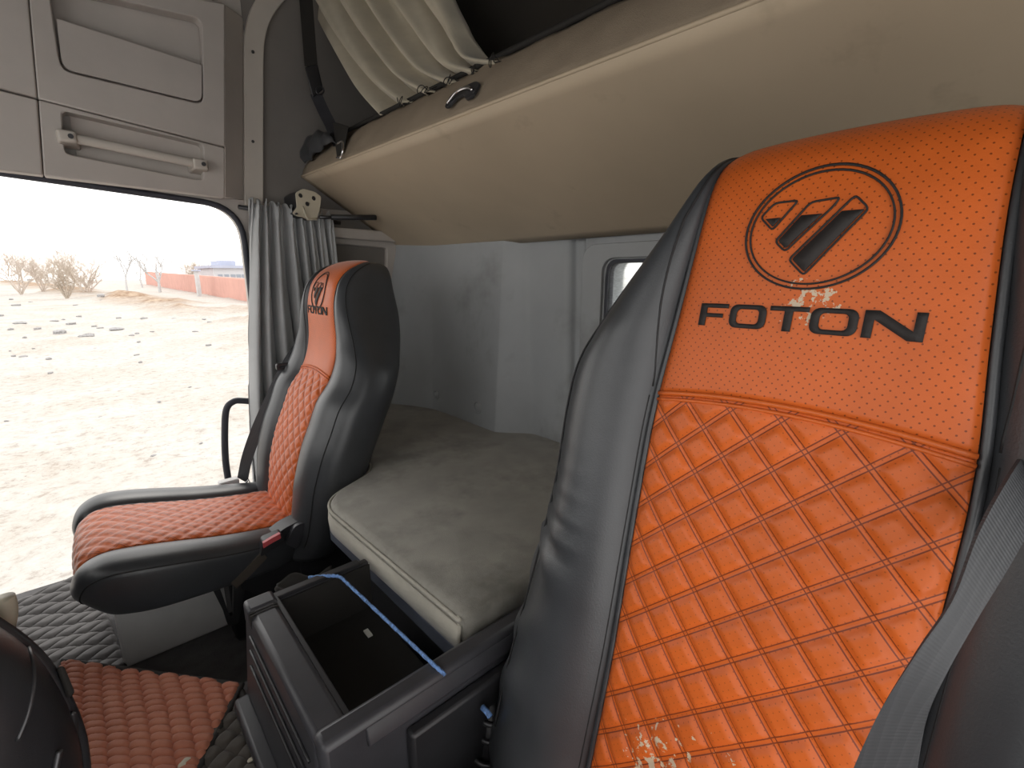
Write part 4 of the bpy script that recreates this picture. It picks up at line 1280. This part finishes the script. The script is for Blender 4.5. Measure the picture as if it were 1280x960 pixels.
bd_ = thing('building', 'pale low building with a blue roof behind the red wall', 'building', tuple(at(290, 352, Y=bY)))
b0, b1 = at(268, 352, Y=bY), at(350, 356, Y=bY)
zt_ = at(268, 335, Y=bY)[2]
box('walls', (b0[0], bY, GZ), (b1[0], bY + 14, zt_), BLDG, bd_, 0)
box('roof', (b0[0] - .4, bY - .6, zt_), (b1[0], bY + 15, at(268, 331.5, Y=bY)[2]), ROOF_BLUE, bd_, 0)
c0_, c1_ = at(274, 331, Y=bY + 1), at(294, 326, Y=bY + 1)
box('roof_house', (c0_[0], bY + 1, zt_), (c1_[0], bY + 8, c1_[2]), ROOF_BLUE, bd_, 0)
for px in (273, 281, 289, 296, 303):
    a_, b_ = at(px, 348, Y=bY), at(px + 5, 343, Y=bY)
    box('window', (a_[0], bY - .08, a_[2]), (b_[0], bY + .05, b_[2]), PANE, bd_, 0)
gp = at(246, 345, Y=70)
gt = thing('gate_post', 'small grey post top rising behind the red wall', 'post', (gp[0], 70, GZ))
box('post', (gp[0] - .2, 69.6, GZ), (gp[0] + .2, 70.4, at(246, 339, Y=70)[2]), TWIG2, gt, 0)
box('post_cap', (gp[0] - .4, 69.4, at(246, 339, Y=70)[2]), (gp[0] + .4, 70.6, at(246, 337, Y=70)[2]), ROOF_BLUE, gt, 0)

def tree_mesh(h, spread, levels, seed, r0=.12, n0=1, up=.6):
    r = random.Random(seed); parts = []
    def grow(p, d, L, rad, lev):
        pts = [p]; q = p.copy(); dd = d.copy()
        for k in range(3):
            dd = dd + np.array([r.gauss(0, .16), r.gauss(0, .16), r.gauss(.03, .08)]); dd /= np.linalg.norm(dd)
            q = q + dd * L / 3; pts.append(q)
        parts.append(tubeg(pts, [rad, rad * .85, rad * .7, rad * .5], 4))
        if lev == 0: return
        for k in range(r.randint(3, 4)):
            b = pts[r.randint(1, 3)]
            nd = dd * up + np.array([r.gauss(0, spread), r.gauss(0, spread), abs(r.gauss(.2, .3))]); nd /= np.linalg.norm(nd)
            grow(b, nd, L * r.uniform(.55, .75), rad * .55, lev - 1)
    for k in range(n0):
        a = 2 * math.pi * k / max(1, n0)
        d = np.array([.45 * math.cos(a) * (n0 > 1), .45 * math.sin(a) * (n0 > 1), 1.0]); d /= np.linalg.norm(d)
        grow(np.array([0.0, 0, 0]), d, h * .42, r0, levels)
    return join(parts)
def plant(px, py_base, py_top, Y, kind, seed, label, name='tree', cat='tree'):
    b = at(px, py_base, Y=Y); top = at(px, py_top, Y=Y)[2]; h = (top - GZ)
    if kind == 'bush': V, F = tree_mesh(h * 1.05, .75, 5, seed, .085, 7, .7); m = TWIG3
    elif kind == 'beige': V, F = tree_mesh(h, .6, 5, seed, .10, 6, .8); m = TWIG
    else: V, F = tree_mesh(h * .95, .45, 4, seed, .14, 1, .9); m = TWIG2
    V = np.array(V); V *= h / max(1e-6, V[:, 2].max()); V += np.array([b[0], Y, GZ])
    o = mesh(name, V, F, m, loc=(b[0], Y, GZ), smooth=False)
    tag(o, label, cat, 'bare trees and brush beyond the lot')
plant(78, 346, 308, 70, 'bush', 1, 'broad brown bare bush left of the slim trees outside', 'bush', 'bush')
plant(104, 346, 300, 84, 'beige', 2, 'tall beige bare thicket just right of the broad bush', 'bush', 'bush')
plant(22, 346, 296, 90, 'beige', 3, 'pale bare thicket at the left edge of the doorway view', 'bush', 'bush')
plant(50, 346, 303, 96, 'beige', 8, 'pale bare thicket behind the left of the broad bush', 'bush', 'bush')
plant(156, 346, 300, 92, 'grey', 4, 'slim grey bare tree, nearest the thickets', 'tree', 'tree')
plant(197, 346, 304, 92, 'grey', 15, 'slim grey bare tree, above the end of the red wall', 'tree', 'tree')
plant(176, 346, 312, 128, 'grey', 9, 'faint slim tree between the two grey trees', 'tree', 'tree')
plant(241, 346, 322, 135, 'bush', 6, 'low grey bush behind the red wall, right of the slim trees', 'bush', 'bush')
plant(258, 346, 321, 170, 'grey', 7, 'small bare tree beside the pale building', 'tree', 'tree')

# stones on the pale ground
stone_meshes = []
for k in range(5):
    bm = bmesh.new(); bmesh.ops.create_icosphere(bm, subdivisions=2, radius=1)
    r_ = random.Random(k + 20); ph = [r_.uniform(0, 6) for _ in range(6)]
    for v in bm.verts:
        s_ = 1 + .25 * math.sin(3 * v.co.x + ph[0]) + .2 * math.sin(4 * v.co.y + ph[1]) + .15 * math.sin(6 * v.co.z + ph[2])
        v.co = Vector((v.co.x * 1.3, v.co.y, v.co.z * .6)) * s_
    me = bpy.data.meshes.new('stone'); bm.to_mesh(me); bm.free(); me.materials.append(ROCK)
    stone_meshes.append(me)
spots = [(38, 350.5, 2), (127, 372, 2.4), (180, 398, 2.6), (20, 383, 2.2), (25, 405, 3), (88, 406, 3), (74, 417, 4), (108, 420, 4), (118, 408, 2), (147, 413, 4), (47, 413, 2.4), (165, 420, 2), (13, 413, 2), (125, 409, 2), (68, 402, 2), (0, 395, 2), (148, 398, 1.8), (79, 400, 1.6), (98, 396, 1.8), (255, 401, 1.8), (244, 414, 2), (30, 447, 2.4), (60, 448, 2), (260, 432, 2), (120, 436, 1.6)]
for _ in range(25):
    spots.append((random.uniform(-5, 300), 372 + 200 * random.random() ** 1.6, random.uniform(.9, 1.9)))
for i, (px, py, s_) in enumerate(spots):
    p = at(px, py, Z=GZ)
    z = ground_z(p[0], p[1]); p = at(px, py, Z=z)
    dist = np.linalg.norm(p - CAM)
    o = bpy.data.objects.new('stone', stone_meshes[i % 5]); COL.objects.link(o)
    k = s_ * dist / 590 * 1.0
    o.location = (p[0], p[1], ground_z(p[0], p[1]) + k * .2); o.scale = (k, k, k); o.rotation_euler = (0, 0, random.uniform(0, 6))
    special = {5: 'flat grey stone in the middle of the rubble ground outside', 6: 'wide grey stone, lowest left of the big stones outside', 7: 'largest grey stone on the rubble ground outside', 9: 'big grey stone nearest the door edge among the large ones outside', 1: 'upright dark stone on the bank crest outside', 2: 'lone dark stone right of the big stones outside', 0: 'dark stone on the skyline bank, below the bare bush'}
    if i in special: tag(o, special[i], 'stone')
    else: tag(o, 'small grey stone lying on the pale rubble ground outside', 'stone', 'stones on the ground outside')
